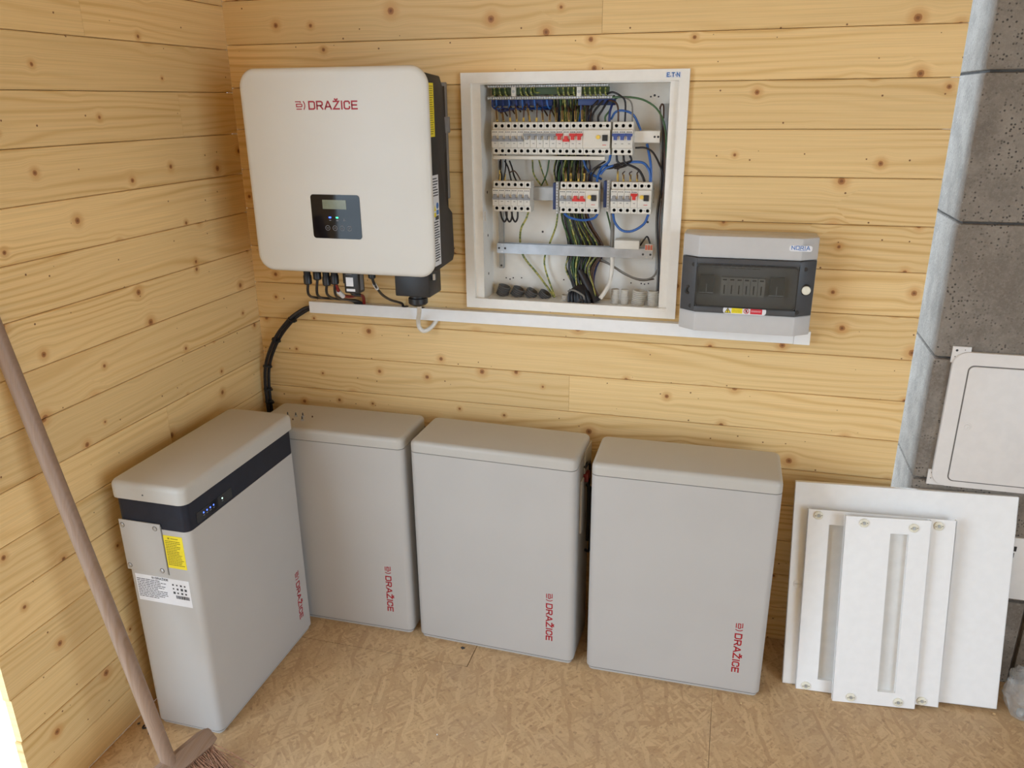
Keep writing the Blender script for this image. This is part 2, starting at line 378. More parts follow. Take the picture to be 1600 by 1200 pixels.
def brand(mb, o, ex, ey, length, t=.17):    # emblem followed by the name, fitted to a length
    ps, L = word('DRAZICE', .28, 1.68); s = length / L
    mb.strokes([[(p[0] * s, p[1] * s * .80) for p in q] for q in ps], o, ex, ey, t * s)
    mb.strokes([[(p[0] * s, p[1] * s * .80) for p in q] for q in EMB], o, ex, ey, .11 * s)
    return mb
def lines(mb, x0, x1, z0, z1, n, y, seed=1, th=.45, axis='y', short=.35):
    rr = random.Random(seed); dz = (z1 - z0) / n
    for i in range(n):
        a = x0; e2 = x1 - (x1 - x0) * rr.random() * short; z = z1 - dz * (i + .5)
        while a < e2:
            w = (x1 - x0) * rr.uniform(.05, .16); w = min(w, e2 - a)
            if axis == 'y': mb.box(a, a + w, y, y + .0003, z - dz * th / 2, z + dz * th / 2)
            else: mb.box(y - .0003, y, a, a + w, z - dz * th / 2, z + dz * th / 2)
            a += w + (x1 - x0) * .02
    return mb

# ------------------------------------------------------------------ battery modules
BW, BD, BH = .474, .193, .647
def slave(label, loc, rz):
    t = thing('battery_module', label, 'battery', loc, rz, 'slave battery modules along the back wall')
    MB().prism(rounded(BW - .012, BD - .012, .012, 4, .006, .006), 0, .012, 'z').build('base', 'battery_shell', t, 40)
    MB().prism(rounded(BW - .004, BD - .004, .016, 5, .002, .002), .009, .0125, 'z').build('base_seam', 'seam', t, 40)
    MB().prism(rounded(BW, BD, .018, 6), .0125, .6125, 'z').build('body', 'battery_shell', t, 40)
    MB().prism(rounded(BW - .004, BD - .004, .016, 5, .002, .002), .6125, .6145, 'z').build('lid_seam', 'seam', t, 40)
    lid(t, 0, BW, 0, BD, .6145, BH)
    brand(MB(), (.397, -.0001, .228), (0, 0, -1), (1, 0, 0), .155).build('logo', 'logo_red', t)
    return t
def lid(t, x0, x1, y0, y1, z0, z1, mat='battery_lid', r=.018, top=.013):
    m = MB(); prof = [(0, z0)] + [(top * (1 - math.cos(a)), z1 - top + top * math.sin(a)) for a in [math.pi / 2 * i / 6 for i in range(7)]]
    rings = [rounded(x1 - x0 - 2 * i, y1 - y0 - 2 * i, max(r - i * .7, .005), 6, x0 + i, y0 + i) for i, _ in prof]; n = len(rings[0])
    for (i, z), rg in zip(prof, rings): m.v += [(p[0], p[1], z) for p in rg]
    for k in range(len(prof) - 1):
        for q in range(n): a = k * n + q; c = k * n + (q + 1) % n; m.f.append((a, c, c + n, a + n))
    m.f.append(tuple(range(n))[::-1]); m.f.append(tuple(range((len(prof) - 1) * n, len(prof) * n)))
    return m.build('lid', mat, t, 50)
slave('grey battery module in the corner with upright screws on its lid', (.0991, -.26, 0), .0128)
b3 = slave('middle of the three grey battery modules, black cable plugged in its side', (.5955, -.2568, 0), -.0271)
slave('rightmost grey battery module, beside the leaning white panels', (1.1101, -.2746, 0), .0092)
# plug socket and lifting handle on the side of the middle module
MB().box(BW, BW + .006, .055, .085, .40, .56).build('side_bracket', 'battery_shell', b3, bevel=.002)
MB().tube([(BW, .14, .30), (BW + .016, .13, .31), (BW + .018, .12, .42), (BW + .016, .13, .50), (BW, .14, .51)], .004, 6).build('side_handle', 'black_plastic', b3, 60)
hd = MB().box(BW, BW + .004, .10, BD - .004, .56, .625); hd.build('side_plate', 'battery_lid', b3, bevel=.0015)
c1 = thing('battery_cable', 'black and red cable plugged into the side of the middle battery', 'cable', (1.07, -.16, .55))
MB().tube([(.004, -.01, .03), (.012, .0, .042), (.014, .02, .035), (.013, .03, .0), (.010, .03, -.06)], .0042, 7).build('wire', 'wire_black', c1, 60)
MB().box(.0, .016, -.012, .022, -.012, .012).build('plug', 'wire_red', c1, bevel=.003)
MB().tube([(.008, .01, -.01), (.012, .02, -.05), (.009, .04, -.17), (.010, .03, -.22)], .004, 7).build('lower_wire', 'wire_black', c1, 60)
# master module with control band
t = thing('battery_master', 'master battery module with dark band standing along the left wall', 'battery', (.0616, -.7646, 0))
X1, Y1 = .193, .474
MB().prism(rounded(X1 - .012, Y1 - .012, .012, 4, .006, .006), 0, .012, 'z').build('base', 'battery_shell', t, 40)
MB().prism(rounded(X1 - .004, Y1 - .004, .016, 5, .002, .002), .009, .0125, 'z').build('base_seam', 'seam', t, 40)
MB().prism(rounded(X1, Y1, .018, 6), .0125, .592, 'z').build('body', 'battery_shell', t, 40)
band = MB().prism(rounded(X1 - .002, Y1 - .002, .017, 6, .001, .001), .592, .672, 'z').build('control_band', 'dark_band', t, 40)
lid(t, -.004, X1 + .007, -.008, Y1 + .004, .666, .708, r=.022, top=.013)
ip = MB().box(X1 - .001, X1 - .0004, .035, .175, .598, .625).build('indicator_panel', 'glass_black', band)
for i, (yy, mt) in enumerate(((.060, 'led_blue'), (.073, 'led_blue'), (.086, 'led_blue'), (.099, 'led_blue'), (.134, 'led_pale'))):
    MB().box(X1 - .0006, X1 + .0004, yy, yy + .003, .613, .6165).build('indicator_light', mt, band)
    MB().box(X1 - .0006, X1 + .0001, yy - .001, yy + .004, .607, .609).build('indicator_print', 'button_print', band)
cp = MB().box(.004, .118, -.004, 0, .470, .606).build('cover_plate', 'battery_shell', t, bevel=.0012)
MB().box(.1185, .1195, -.0012, 0, .468, .60).build('plate_edge_shade', 'seam', t)  # dark strip painted as the shade line along the plate edge
for x, z in ((.013, .592), (.104, .594), (.013, .482), (.104, .480)):
    MB().cyl((x, -.004, z), (0, -1, 0), .0066, .0003, 14).build('screw_recess', 'seam', cp)
    MB().lathe((x, -.004, z), (0, -1, 0), ((0, .0052), (.0012, .0052), (.002, .0042), (.002, .0028), (.0012, .0026)), 12).build('screw', 'steel', cp, 40)
yl = MB().box(.1205, .172, -.0008, 0, .490, .578).build('warning_label', 'label_yellow', t)
lines(MB(), .124, .168, .497, .566, 15, -.0011, 3).build('label_print', 'print_olive', yl); MB().box(.132, .137, -.0011, -.0008, .569, .573).box(.140, .160, -.0011, -.0008, .570, .572).build('label_heading', 'print_olive', yl)
rl = MB().box(.019, .170, -.0006, 0, .384, .458).build('rating_label', 'label_white', t)
m = lines(MB(), .022, .105, .394, .448, 11, -.0009, 5, .36)
rr = random.Random(4)
for r_ in range(3):
    for c_ in range(4):
        x = .122 + c_ * .011; z = .442 - r_ * .011; s_ = rr.uniform(.0018, .0034); m.box(x, x + 2 * s_, -.0009, -.0006, z - s_, z + s_)
x = .128
while x < .166:
    w = rr.uniform(.0006, .0022); m.box(x, x + w, -.0009, -.0006, .404, .413); x += w + rr.uniform(.0005, .0014)
m.build('label_print', 'print_dark', rl)
brand(MB(), (.066, -.0006, .4505), (1, 0, 0), (0, 0, 1), .046).build('label_logo', 'print_dark', rl)
brand(MB(), (X1 + .0001, .408, .227), (0, 0, -1), (0, 1, 0), .158).build('logo', 'logo_red', t)
MB().box(-.018, 0, .05, .09, .355, .435).box(-.018, .0, .05, .09, .345, .353).build('wall_bracket', 'battery_shell', t, bevel=.002)
MB().cyl((.0905, -.008, .682), (0, -1, 0), .002, .0006, 8).build('lid_screw_hole', 'print_dark', t)
for i, (x, y) in enumerate(((.172, -.172), (.198, -.170), (.219, -.166), (.232, -.193))):
    s_ = thing('screw', ('upright steel screw on the corner battery lid, %s of four' % ('leftmost', 'second from left', 'third from left', 'front')[i]), 'screw', (x, y, BH), 0, 'upright screws on the battery lid')
    MB().lathe((0, 0, 0), (0, 0, 1), ((0, .0045), (.002, .005), (.004, .0022)), 10).build('head', 'dull_zinc', s_, 40)
    MB().lathe((0, 0, .004), (0, 0, 1), ((0, .002), (.006, .0017), (.009, .0003)), 8).build('shank', 'print_dark', s_, 40)
for i, (x, y) in enumerate(((.250, -.165), (.204, -.198))):
    tag(MB().lathe((x, y, BH), (0, 0, 1), ((0, .0022), (.002, .0025), (.005, .001)), 7).build('crumb', 'wire_brown', None, 40), ('dark crumb on the corner battery lid, %s' % ('right of the screws', 'in front of the screws')[i]), 'crumb')

# ------------------------------------------------------------------ inverter
inv = thing('inverter', 'white solar inverter with black display on the back wall', 'inverter', (.19, -.259, 1.108))
IW, IH = .505, .505
N = 14; out = []
def invout(sx, d):                          # outline with bowed top and bottom
    pts = rounded(IW - 2 * d, IH - 2 * d, .042 - d * .8, 8, d, d); o = []
    for x, z in pts:
        q = (x / IW - .5) * 2
        o.append((x, z + (.008 * (1 - q * q) if z > IH / 2 else -.004 * (1 - q * q)) - .004 * (z > IH / 2)))
    return o
m = MB(); prof = [(.014, .034), (.005, .020), (.0005, .012), (.0, .009), (.002, .005), (.006, .002), (.013, .0)]
for d, y in prof: m.v += [(x, y, z) for x, z in invout(0, d)]
n = len(invout(0, 0))
for k in range(len(prof) - 1):
    for q in range(n): a = k * n + q; c = k * n + (q + 1) % n; m.f.append((a, c, c + n, a + n))
m.f.append(tuple(range(n))); m.f.append(tuple(range((len(prof) - 1) * n, len(prof) * n))[::-1])
cov = m.build('front_cover', 'inverter_white', inv, 50)
brand(MB(), (.157, -.0001, .4075), (1, 0, 0), (0, 0, 1), .165, .165).build('logo', 'logo_red', cov)
disp = MB().prism(rounded(.137, .111, .008, 5, .174, .091), -.0012, .002, 'y').build('display_panel', 'glass_black', inv, 40)
MB().box(.207, .273, -.0016, -.0012, .166, .189).build('screen', 'screen', disp)
for x, mt in ((.222, 'led_blue'), (.242, 'led_green')): MB().box(x, x + .006, -.0017, -.0012, .143, .1465).build('indicator_light', mt, disp)
MB().box(.2225, .2275, -.0016, -.0012, .1365, .1385).box(.2425, .2485, -.0016, -.0012, .136, .139).box(.262, .267, -.0016, -.0012, .137, .1385).box(.2635, .2655, -.0016, -.0012, .1385, .142).build('indicator_print', 'button_print', disp)
for i in range(4):
    x = .2165 + i * .0205; r_ = .0062
    m = MB().strokes([[(r_ * math.cos(a), r_ * math.sin(a)) for a in [2 * math.pi * q / 12 for q in range(13)]][:-1] + [(r_, 0)]], (x, -.0012, .118), (1, 0, 0), (0, 0, 1), .0011)
    m.strokes([[(-.002, .001), (0, -.0015), (.002, .001)]] if i in (0, 2) else [[(-.002, -.001), (0, .0015), (.002, -.001)]], (x, -.0012, .118), (1, 0, 0), (0, 0, 1), .001)
    m.build('button', 'button_print', disp)
BXI = .490                                   # right flank of the cast body
body = MB().prism([(.030, .020), (.030, .488), (.128, .482), (.145, .46), (.158, .36), (.163, .315), (.146, .295), (.142, .19), (.152, .165), (.19, .14), (.196, .03), (.182, .012), (.06, .006)], .025, BXI, 'x').build('cast_body', 'black_cast', inv, bevel=.003)
for i in range(9):
    MB().box(BXI - .02 - i * .05, BXI - .023 - i * .05, .158, .215, .04, .46).build('cooling_fin', 'black_cast', inv)
MB().box(.05, .462, .239, .257, .17, .47).build('wall_bracket', 'bracket_grey', inv, bevel=.002)
MB().box(BXI - .012, BXI - .002, .14, .2, .345, .385).build('bracket_tab', 'bracket_grey', inv, bevel=.002)
yl = MB().box(BXI, BXI + .0006, .046, .078, .340, .465).build('warning_label', 'label_yellow', inv)
lines(MB(), .049, .075, .345, .46, 22, BXI + .0009, 8, .4, 'x').build('label_print', 'print_olive', yl)
rl = MB().box(BXI, BXI + .0006, .044, .088, .02, .248).build('rating_label', 'label_white', inv)
m = lines(MB(), .048, .085, .03, .135, 16, BXI + .0009, 9, .45, 'x'); lines(m, .048, .085, .195, .243, 7, BXI + .0009, 10, .4, 'x'); m.box(BXI + .0006, BXI + .0009, .058, .082, .137, .147).build('label_print', 'print_dark', rl)
MB().prism([(.050, .160), (.064, .160), (.057, .175)], BXI + .0006, BXI + .0009, 'x').box(BXI + .0006, BXI + .0009, .050, .064, .145, .156).build('label_warning_mark', 'label_yellow', rl)
MB().cyl((BXI + .0006, .075, .172), (1, 0, 0), .008, .0003, 14).box(BXI + .0006, BXI + .0009, .067, .083, .150, .161).build('label_blue_mark', 'noria_blue', rl)
tb = MB().box(.376, .474, .038, .125, -.062, .016).build('terminal_cover', 'black_plastic', inv, bevel=.004)
gl = MB().lathe((.425, .075, -.060), (0, 0, -1), ((0, .022), (.010, .022), (.012, .026), (.026, .026), (.030, .022), (.034, .014)), 14).build('cable_gland', 'black_plastic', inv, 40)
MB().cyl((BXI - .012, .06, -.002), (0, 0, -1), .005, .016, 8).build('earth_bolt', 'steel', inv, 40)
# plug-in dongle under the inverter
dg = thing('data_dongle', 'black data logger stick with white sticker under the inverter', 'data logger', (.437, -.20, 1.045))
MB().box(-.020, .024, -.018, .018, 0, .062).build('case', 'black_plastic', dg, bevel=.004)
MB().cyl((.002, 0, .058), (0, 0, 1), .016, .022, 12).build('collar', 'black_plastic', dg, 40)
MB().box(-.013, .008, -.0188, -.018, .020, .044).build('square_sticker', 'label_white', dg)
MB().box(-.013, .012, -.0188, -.018, .006, .013).build('strip_sticker', 'label_white', dg); lines(MB(), -.012, .014, .050, .055, 1, -.0186, 2).build('print', 'button_print', dg)
MB().box(.024, .0246, -.010, .008, .008, .050).build('side_sticker', 'button_print', dg)
# solar cables with plugs
def pxtube(pts, o): return [on_y(*p) - o for p in pts]
for i, (x, zb, sl, tx) in enumerate(((.299, 1.060, 'leftmost', 480), (.329, 1.074, 'second from left', 494), (.356, 1.059, 'third from left', 509), (.381, 1.064, 'fourth, beside the red wire', 522))):
    o_ = Vector((x, -.2, zb)); t = thing('solar_cable', 'black solar cable with plug under the inverter, %s' % sl, 'cable', o_, 0, 'solar cables under the inverter')
    MB().lathe((0, 0, 0), (0, 0, 1), ((0, .0085), (.003, .0115), (.024, .0115), (.026, .0098), (.056, .0098)), 12).build('plug', 'black_plastic', t, 40)
    MB().tube([Vector((0, 0, .004))] + pxtube([(tx + 1, 454, -.195), (tx + 4, 462 + (i % 2), -.17), (tx + 14, 465 + i * .8, -.12), (530 + i * 5, 467 + i * .5, -.07), (548 + i * 3, 469.5, -.035), (556 + i * 3, 474, -.018), (557 + i * 3, 482, -.015)], o_), .0038, 7).build('wire', 'wire_black', t, 60)
o_ = on_y(526, 444, -.2); t = thing('red_cable', 'red cable with white marker between inverter plugs and trunking', 'cable', o_)
MB().tube(pxtube([(524, 440, -.2), (528, 452, -.19), (535, 461, -.16), (548, 463.5, -.12), (559, 461, -.08), (567, 463, -.04), (569, 472, -.018), (569, 482, -.014)], o_), .0048, 8).build('wire', 'wire_red', t, 60)
MB().tube(pxtube([(528.5, 455, -.186), (536, 463, -.158)], o_), .0066, 8, 1).build('marker', 'label_white', t, 60)
t = thing('battery_lead', 'short black lead curling beside the data logger stick', 'cable', (.420, -.19, 1.09))
MB().tube([(0, 0, 0), (-.006, 0, -.03), (.002, .01, -.055), (.02, .02, -.06)], .005, 8).build('wire', 'wire_black', t, 60)
MB().cyl((-.004, 0, -.022), (0, 0, 1), .014, .04, 10).build('plug', 'black_plastic', t, 40)
o_ = on_y(581, 430, -.2); t = thing('data_cable', 'thin black cable with white marker from inverter to trunking', 'cable', o_)
MB().lathe((0, 0, -.010), (0, 0, 1), ((0, .006), (.004, .0105), (.022, .0105)), 10).build('plug', 'black_plastic', t, 40)
MB().tube(pxtube([(581, 430, -.2), (583, 439, -.2), (588, 449, -.18), (598, 461, -.13), (610, 468.5, -.08), (622, 472, -.04), (629, 475, -.018), (630, 482, -.015)], o_), .0038, 7).build('wire', 'wire_black', t, 60)
MB().tube(pxtube([(584.5, 443.5, -.192), (589.5, 451, -.172)], o_), .0052, 7, 1).build('marker', 'label_white', t, 60)
o_ = on_y(655, 474, -.184); t = thing('supply_cable', 'white cable looping from the inverter gland behind the trunking', 'cable', o_)
MB().tube(pxtube([(652, 468, -.184), (655, 478, -.16), (655, 490, -.10), (653.5, 500, -.055), (655, 511, -.042), (661, 517, -.040), (669, 515, -.032), (677, 508, -.018), (683, 499, -.010)], o_), .0064, 9).build('wire', 'wire_white', t, 60)

# ------------------------------------------------------------------ trunking
TX0, TX1, TZ0, TZ1 = .195, 1.628, .930, .9645
t = thing('cable_trunking', 'long white cable trunking under the wall boxes', 'trunking', (TX0, 0, TZ0))
L = TX1 - TX0; H = TZ1 - TZ0
MB().box(.012, L, -.024, 0, .001, H - .001).build('channel', 'white_cover', t)
MB().prism([(-.027, 0), (-.027, H), (-.012, H), (-.012, H - .0015), (-.0245, H - .0015), (-.0245, .0015), (-.012, .0015), (-.012, 0)], 0, 1.3925, 'x').build('lid', 'white_cover', t)
MB().prism([(-.0275, -.0005), (-.0275, H + .0005), (-.012, H + .0005), (-.012, -.0005)], 1.3935, L, 'x').build('end_lid', 'white_cover', t)
for x in (.31, .36): MB().cyl((x, -.018, H), (0, 0, 1), .010, .0008, 12).build('cable_hole', 'print_dark', t)
t = thing('battery_cable', 'thick black cable pair with ties curving from trunking behind batteries', 'cable', (0, 0, 0))
arc = [on_y(px, py, y) for px, py, y in ((500, 482, -.012), (482, 481, -.013), (468, 488, -.022), (453, 500, -.032), (432, 528, -.035), (418, 565, -.035), (413, 600, -.035), (414, 645, -.035))]
arc = [Vector((max(p.x, .02), p.y, p.z)) for p in arc] + [Vector((.03, -.04, .45))]
MB().tube([p + Vector((0, -.006, .002)) for p in arc], .0055, 8, 6).build('wire', 'wire_black', t, 60)
MB().tube([p + Vector((.004, .007, -.004)) for p in arc], .0055, 8, 6).build('wire', 'wire_black', t, 60)
for px, py in ((455, 499), (430, 531), (416.5, 571), (412.5, 606), (413, 626)):
    p = on_y(px, py, -.035); p.x = max(p.x, .021)
    d = Vector((.35, 0, .6)) if py < 560 else Vector((.05, 0, 1)); d.normalize()
    MB().lathe(p - d * .002 + Vector((.002, 0, -.001)), d, ((0, .0135), (.004, .0135)), 10).box(p.x + .008, p.x + .018, p.y - .005, p.y + .003, p.z - .006, p.z).build('cable_tie', 'black_plastic', t, 40)

# ------------------------------------------------------------------ distribution cabinet
CX0, CX1, CZ0, CZ1, BACK = .742, 1.238, .993, 1.571, .100
cab = thing('distribution_cabinet', 'open white recessed electrical cabinet full of breakers and wires', 'cabinet', (0, 0, 0))
FX0, FX1, FZ0, FZ1 = .694, 1.2825, .9735, 1.6003; OX0, OX1, OZ0, OZ1 = .7205, 1.2575, 1.0005, 1.5745
def frame(x0, x1, z0, z1, a0, a1, c0, c1, y0, y1):
    return MB().box(x0, a0, y0, y1, z0, z1).box(a1, x1, y0, y1, z0, z1).box(a0, a1, y0, y1, z0, c0).box(a0, a1, y0, y1, c1, z1)
frame(FX0, FX1, FZ0, FZ1, OX0, OX1, OZ0, OZ1, -.013, -.0005).build('frame', 'white_paint', cab)
frame(OX0 - .006, OX1 + .006, OZ0 - .010, OZ1 + .004, CX0 + .002, CX1 - .002, CZ0, CZ1 + .0007, -.0004, .0016).build('flange', 'white_paint', cab)
MB().box(CX0, CX1, BACK, BACK + .002, CZ0, CZ1).build('back_panel', 'white_paint', cab)
MB().box(CX0 - .002, CX0, .0, BACK + .002, CZ0, CZ1).build('side_panel', 'white_paint', cab)
MB().box(CX1, CX1 + .002, .0, BACK + .002, CZ0, CZ1).build('side_panel', 'white_paint', cab)
MB().box(CX0, CX1, .0, BACK + .002, CZ1, CZ1 + .0007).build('top_panel', 'white_paint', cab)
MB().box(CX0, CX1, .0017, BACK + .002, CZ0 - .003, CZ0).build('bottom_panel', 'white_paint', cab)
for pz in (1.50, 1.44, 1.37, 1.24, 1.17, 1.10, 1.04): MB().box(CX0 - .0005, CX0 + .0006, .004, .0065, pz - .014, pz + .014).build('hinge_slot', 'print_dark', cab)
for px, py in ((848, 362), (1012, 347), (1023, 149), (1017, 151), (1029, 151), (791, 434), (797, 436), (802, 434), (815, 434), (881, 437), (986, 442), (1002, 443), (1007, 444), (1013, 443)):
    p = on_y(px, py, BACK); MB().cyl((p.x, BACK - .0003, p.z), (0, 1, 0), .0022 if py not in (362, 347, 149) else .0032, .0006, 8).build('mounting_hole', 'print_dark', cab)
for z in (1.06, 1.17, 1.29): MB().cyl((CX0 + .0003, .05, z), (-1, 0, 0), .004, .0006, 10).build('side_hole', 'print_dark', cab)
ps, wl = word('E,T.N', .30); s_ = .030 / wl
lp = MB().box(1.224, 1.262, -.0136, -.013, 1.580, 1.594).build('logo_plate', 'label_white', cab)
MB().strokes([[(p[0] * s_, p[1] * s_) for p in q] for q in ps], (1.228, -.0136, 1.5828), (1, 0, 0), (0, 0, 1), .0022).build('logo', 'noria_blue', lp)
MB().box(.752, .757, -.0135, -.013, 1.22, 1.245).build('latch_slot', 'slot_grey', cab)
MB().lathe((1.175, -.004, CZ0 + .0), (0, 0, 1), ((0, .006), (.003, .006), (.004, .003)), 10).build('floor_screw', 'steel', cab, 40)
# rails
RY = .050
def rail(px0, px1, pyt, pyb, label, mat, y=RY):
    a = on_y(px0, pyt, y); c = on_y(px1, pyb, y); zt = on_y((px0 + px1) / 2, pyt, y).z; z0 = on_y((px0 + px1) / 2, pyb, y).z
    t = thing('mounting_rail', label, 'rail', (a.x, y, z0)); w = c.x - a.x; hh = zt - z0
    MB().prism([(.003, 0), (.0, 0), (.0, .004), (.007, .004), (.007, hh - .004), (0, hh - .004), (0, hh), (.003, hh), (.0085, hh - .003), (.0085, .003)] if False else [(0, 0), (.0015, 0), (.0015, .0045), (.0, .0055), (-.006, .0055), (-.006, hh - .0055), (0, hh - .0055), (.0015, hh - .0045), (.0015, hh), (0, hh), (-.0015, hh), (-.0015, hh - .004), (-.0075, hh - .004), (-.0075, .004), (-.0015, .004), (-.0015, 0)], 0, w, 'x').build('profile', mat, t)
    return t, w, hh
t, w, hh = rail(778, 1020, 382.5, 400, 'empty galvanised mounting rail across the lower cabinet', 'zinc', .060)
MB().box(0, w, -.009, -.0072, .002, hh - .002).build('face', 'zinc', t)
for x in (.006, .024): MB().cyl((x, -.009, hh / 2), (0, -1, 0), .0032, .0006, 8).build('rivet_hole', 'print_dark', t)
for x in (w - .006, w - .026): MB().cyl((x, -.009, hh / 2 - .002), (0, -1, 0), .0032, .0006, 8).build('rivet_hole', 'print_dark', t)
for z in (.006, hh - .006): MB().cyl((.015, -.009, z), (0, -1, 0), .0025, .0006, 8).build('rivet', 'steel', t); MB().cyl((w - .016, -.009, z), (0, -1, 0), .0025, .0006, 8).build('rivet', 'steel', t)
t, w, hh = rail(772, 1031, 203.5, 223, 'light mounting rail behind the upper row of breakers', 'breaker_white')
MB().box(0, w, -.0095, -.0072, .002, hh - .002).build('face', 'white_paint', t)
for x in (w - .004, w - .013): MB().cyl((x, -.0095, hh / 2), (0, -1, 0), .003, .0006, 8).build('rivet_hole', 'print_dark', t)
t, w, hh = rail(772, 1022, 292, 314, 'zinc mounting rail behind the second row of breakers', 'dull_zinc')
MB().box(0, w, -.0095, -.0072, .002, hh - .002).build('face', 'dull_zinc', t)
a = on_y(779, 330, .085); c = on_y(787, 419, .085)
t = thing('upright_strip', 'slim zinc upright on the left of the cabinet back', 'bracket', (a.x, .085, c.z)); MB().box(0, c.x - a.x, 0, .012, 0, 1.52 - c.z).build('strip', 'dull_zinc', t); MB().cyl(((c.x - a.x) / 2, 0, .008), (0, -1, 0), .003, .0008, 8).build('hole', 'print_dark', t)
a = on_y(1028, 200, .085); t = thing('upright_strip', 'slim zinc upright on the right of the cabinet back', 'bracket', (1.214, .085, 1.07)); MB().box(0, .014, 0, .012, 0, .45).build('strip', 'dull_zinc', t)

# breakers
PW, NOSE, SHO = .0176, .000, .011            # module width, front of nose, front of terminal shoulders
PROFILE = [(.050, -.0225), (.050, .0225), (.046, .040), (SHO + .002, .0412), (SHO, .040), (SHO, .0225), (NOSE + .001, .0215), (NOSE, .0205), (NOSE, -.0225), (NOSE + .001, -.0235), (SHO, -.0245), (SHO, -.0400), (SHO + .002, -.0412), (.046, -.0400)]
me_cache = {}
def shared(key, fn):
    if key not in me_cache: me_cache[key] = fn().mesh(key)
    return me_cache[key]
def add(name, key, fn, mat, parent, loc=(0, 0, 0), smooth=None):
    me = shared(key, fn)
    if not me.materials: me.materials.append(MATS[mat])
    o = bpy.data.objects.new(name, me); COL.objects.link(o); o.parent = parent; o.location = loc
    return o
def toggle_mesh(state):
    m = MB()
    if state == 'D': m.box(-.0086, .0086, NOSE - .0045, NOSE, -.0075, -.0020).box(-.0042, .0042, NOSE - .0085, NOSE, -.0022, .0068).prism([(-.0086, -.0022), (.0086, -.0022), (.0042, .0010), (-.0042, .0010)], NOSE - .0045, NOSE, 'y')
    else: m.box(-.0086, .0086, NOSE - .0060, NOSE, .0075, .0130).box(-.0042, .0042, NOSE - .0085, NOSE, -.0030, .0078).prism([(-.0042, .0045), (.0042, .0045), (.0086, .0077), (-.0086, .0077)], NOSE - .0045, NOSE, 'y')
    return m
def breaker(cx, cz, label, poles, extra=None, group='circuit breakers in the cabinet', name='circuit_breaker', cat='circuit breaker'):
    n = len(poles) + (extra or 0); w = n * PW
    t = thing(name, label, cat, (cx, 0, cz), 0, group)       # cx: centre of the first module
    add('body', 'body%d' % n, lambda: MB().prism(PROFILE, -PW / 2 + .0003, -PW / 2 + w - .0003, 'x'), 'breaker_white', t)
    for i in range(n):
        for z in (.0315, -.0322):
            add('terminal_hole', 'hole', lambda: MB().lathe((0, SHO + .0002, 0), (0, -1, 0), ((0, .0044), (.0006, .0044), (.0006, .0036), (.0002, .0034)), 12), 'breaker_hole', t, (i * PW, 0, z))
    for i, pstate in enumerate(poles):
        col = {'g': 'toggle_grey', 'r': 'toggle_red', 'b': 'toggle_blue'}[pstate[0]]; st = pstate[1]
        add('toggle', 'toggle' + pstate, lambda: toggle_mesh(st), col, t, (i * PW, 0, 0))
        add('print', 'print', lambda: MB().box(-.0065, -.0035, NOSE - .0003, NOSE, .0155, .0175).box(-.0020, .0010, NOSE - .0003, NOSE, .0155, .0175).box(.0025, .0060, NOSE - .0003, NOSE, .0155, .0175).box(-.0025, .0030, NOSE - .0003, NOSE, -.0130, -.0118), 'print_dark', t, (i * PW, 0, 0))
        add('toggle_window', 'window', lambda: MB().box(-.0075, .0075, NOSE - .0006, NOSE, -.0030, .0075), 'white_cover', t, (i * PW, 0, 0))
    if extra:
        x0 = len(poles) * PW - PW / 2; x1 = x0 + extra * PW
        xb = x0 + .011 if extra == 2 else x0 + .040
        MB().cyl((xb, NOSE, .004), (0, -1, 0), .0052, .004, 14).build('test_button', 'button_yellow', t, 40)
        MB().box(x1 - .019, x1 - .006, NOSE - .004, NOSE, -.0055, .0095).build('rocker', 'breaker_hole', t)
        MB().box(x1 - .019, x1 - .009, NOSE - .0003, NOSE, -.0165, -.0150).build('red_print', 'toggle_red', t)
        lines(MB(), x0 + .002, x0 + .012, -.020, -.010, 4, NOSE - .0003, 3, .16).build('fine_print', 'slot_grey', t)
        for z in (.0315, -.0322):
            for k in range(extra // 2): MB().cyl((x0 + PW + k * 2 * PW, SHO, z), (0, -1, 0), .0014, .0004, 8).build('centre_hole', 'breaker_hole', t)
    return t
def row_z(px, top, bot): return (on_y(px, top, .012).z + on_y(px, bot, .012).z) / 2
z1 = row_z(850, 190.5, 241.5); x1 = on_y(775, 195, .012).x
ORD = ['first', 'second', 'third', 'fourth', 'fifth', 'sixth', 'seventh', 'eighth', 'ninth', 'tenth', 'eleventh', 'twelfth', 'thirteenth', 'fourteenth']
st = ['gD'] * 5 + ['gU'] * 5 + ['rU', 'rD', 'rU', 'rU']
for i, s in enumerate(st):
    breaker(x1 + i * PW, z1, '%s breaker from the left in the upper row, %s toggle %s' % (ORD[i], {'g': 'grey', 'r': 'red'}[s[0]], {'U': 'raised', 'D': 'lowered'}[s[1]]), [s])
breaker(x1 + 14 * PW, z1, 'wide residual current switch with yellow button in the upper row', [], 4, None, 'residual_current_switch', 'switch')
breaker(on_y(963.5, 194, .012).x, z1, 'three-pole breaker with blue toggles at the right of the upper row', ['bU'] * 3)
z2 = row_z(800, 282.8, 330.5); x2 = on_y(776, 287.5, .012).x
for i in range(6): breaker(x2 + i * PW, z2, '%s breaker from the left in the lower left block, grey toggle' % ORD[i], ['gD'])
z3 = row_z(905, 284, 334); x3 = on_y(880.75, 289, .012).x
for i, s in enumerate(('gD', 'gD', 'rD', 'rD')): breaker(x3 + i * PW, z3, '%s breaker in the lower middle block, %s toggle' % (ORD[i], {'g': 'grey', 'r': 'red'}[s[0]]), [s])
breaker(x3 + 4 * PW, z3, 'residual current switch with yellow button in the lower middle block', [], 2, None, 'residual_current_switch', 'switch')
z4 = row_z(985, 284, 334.5); x4 = on_y(961, 289.5, .012).x
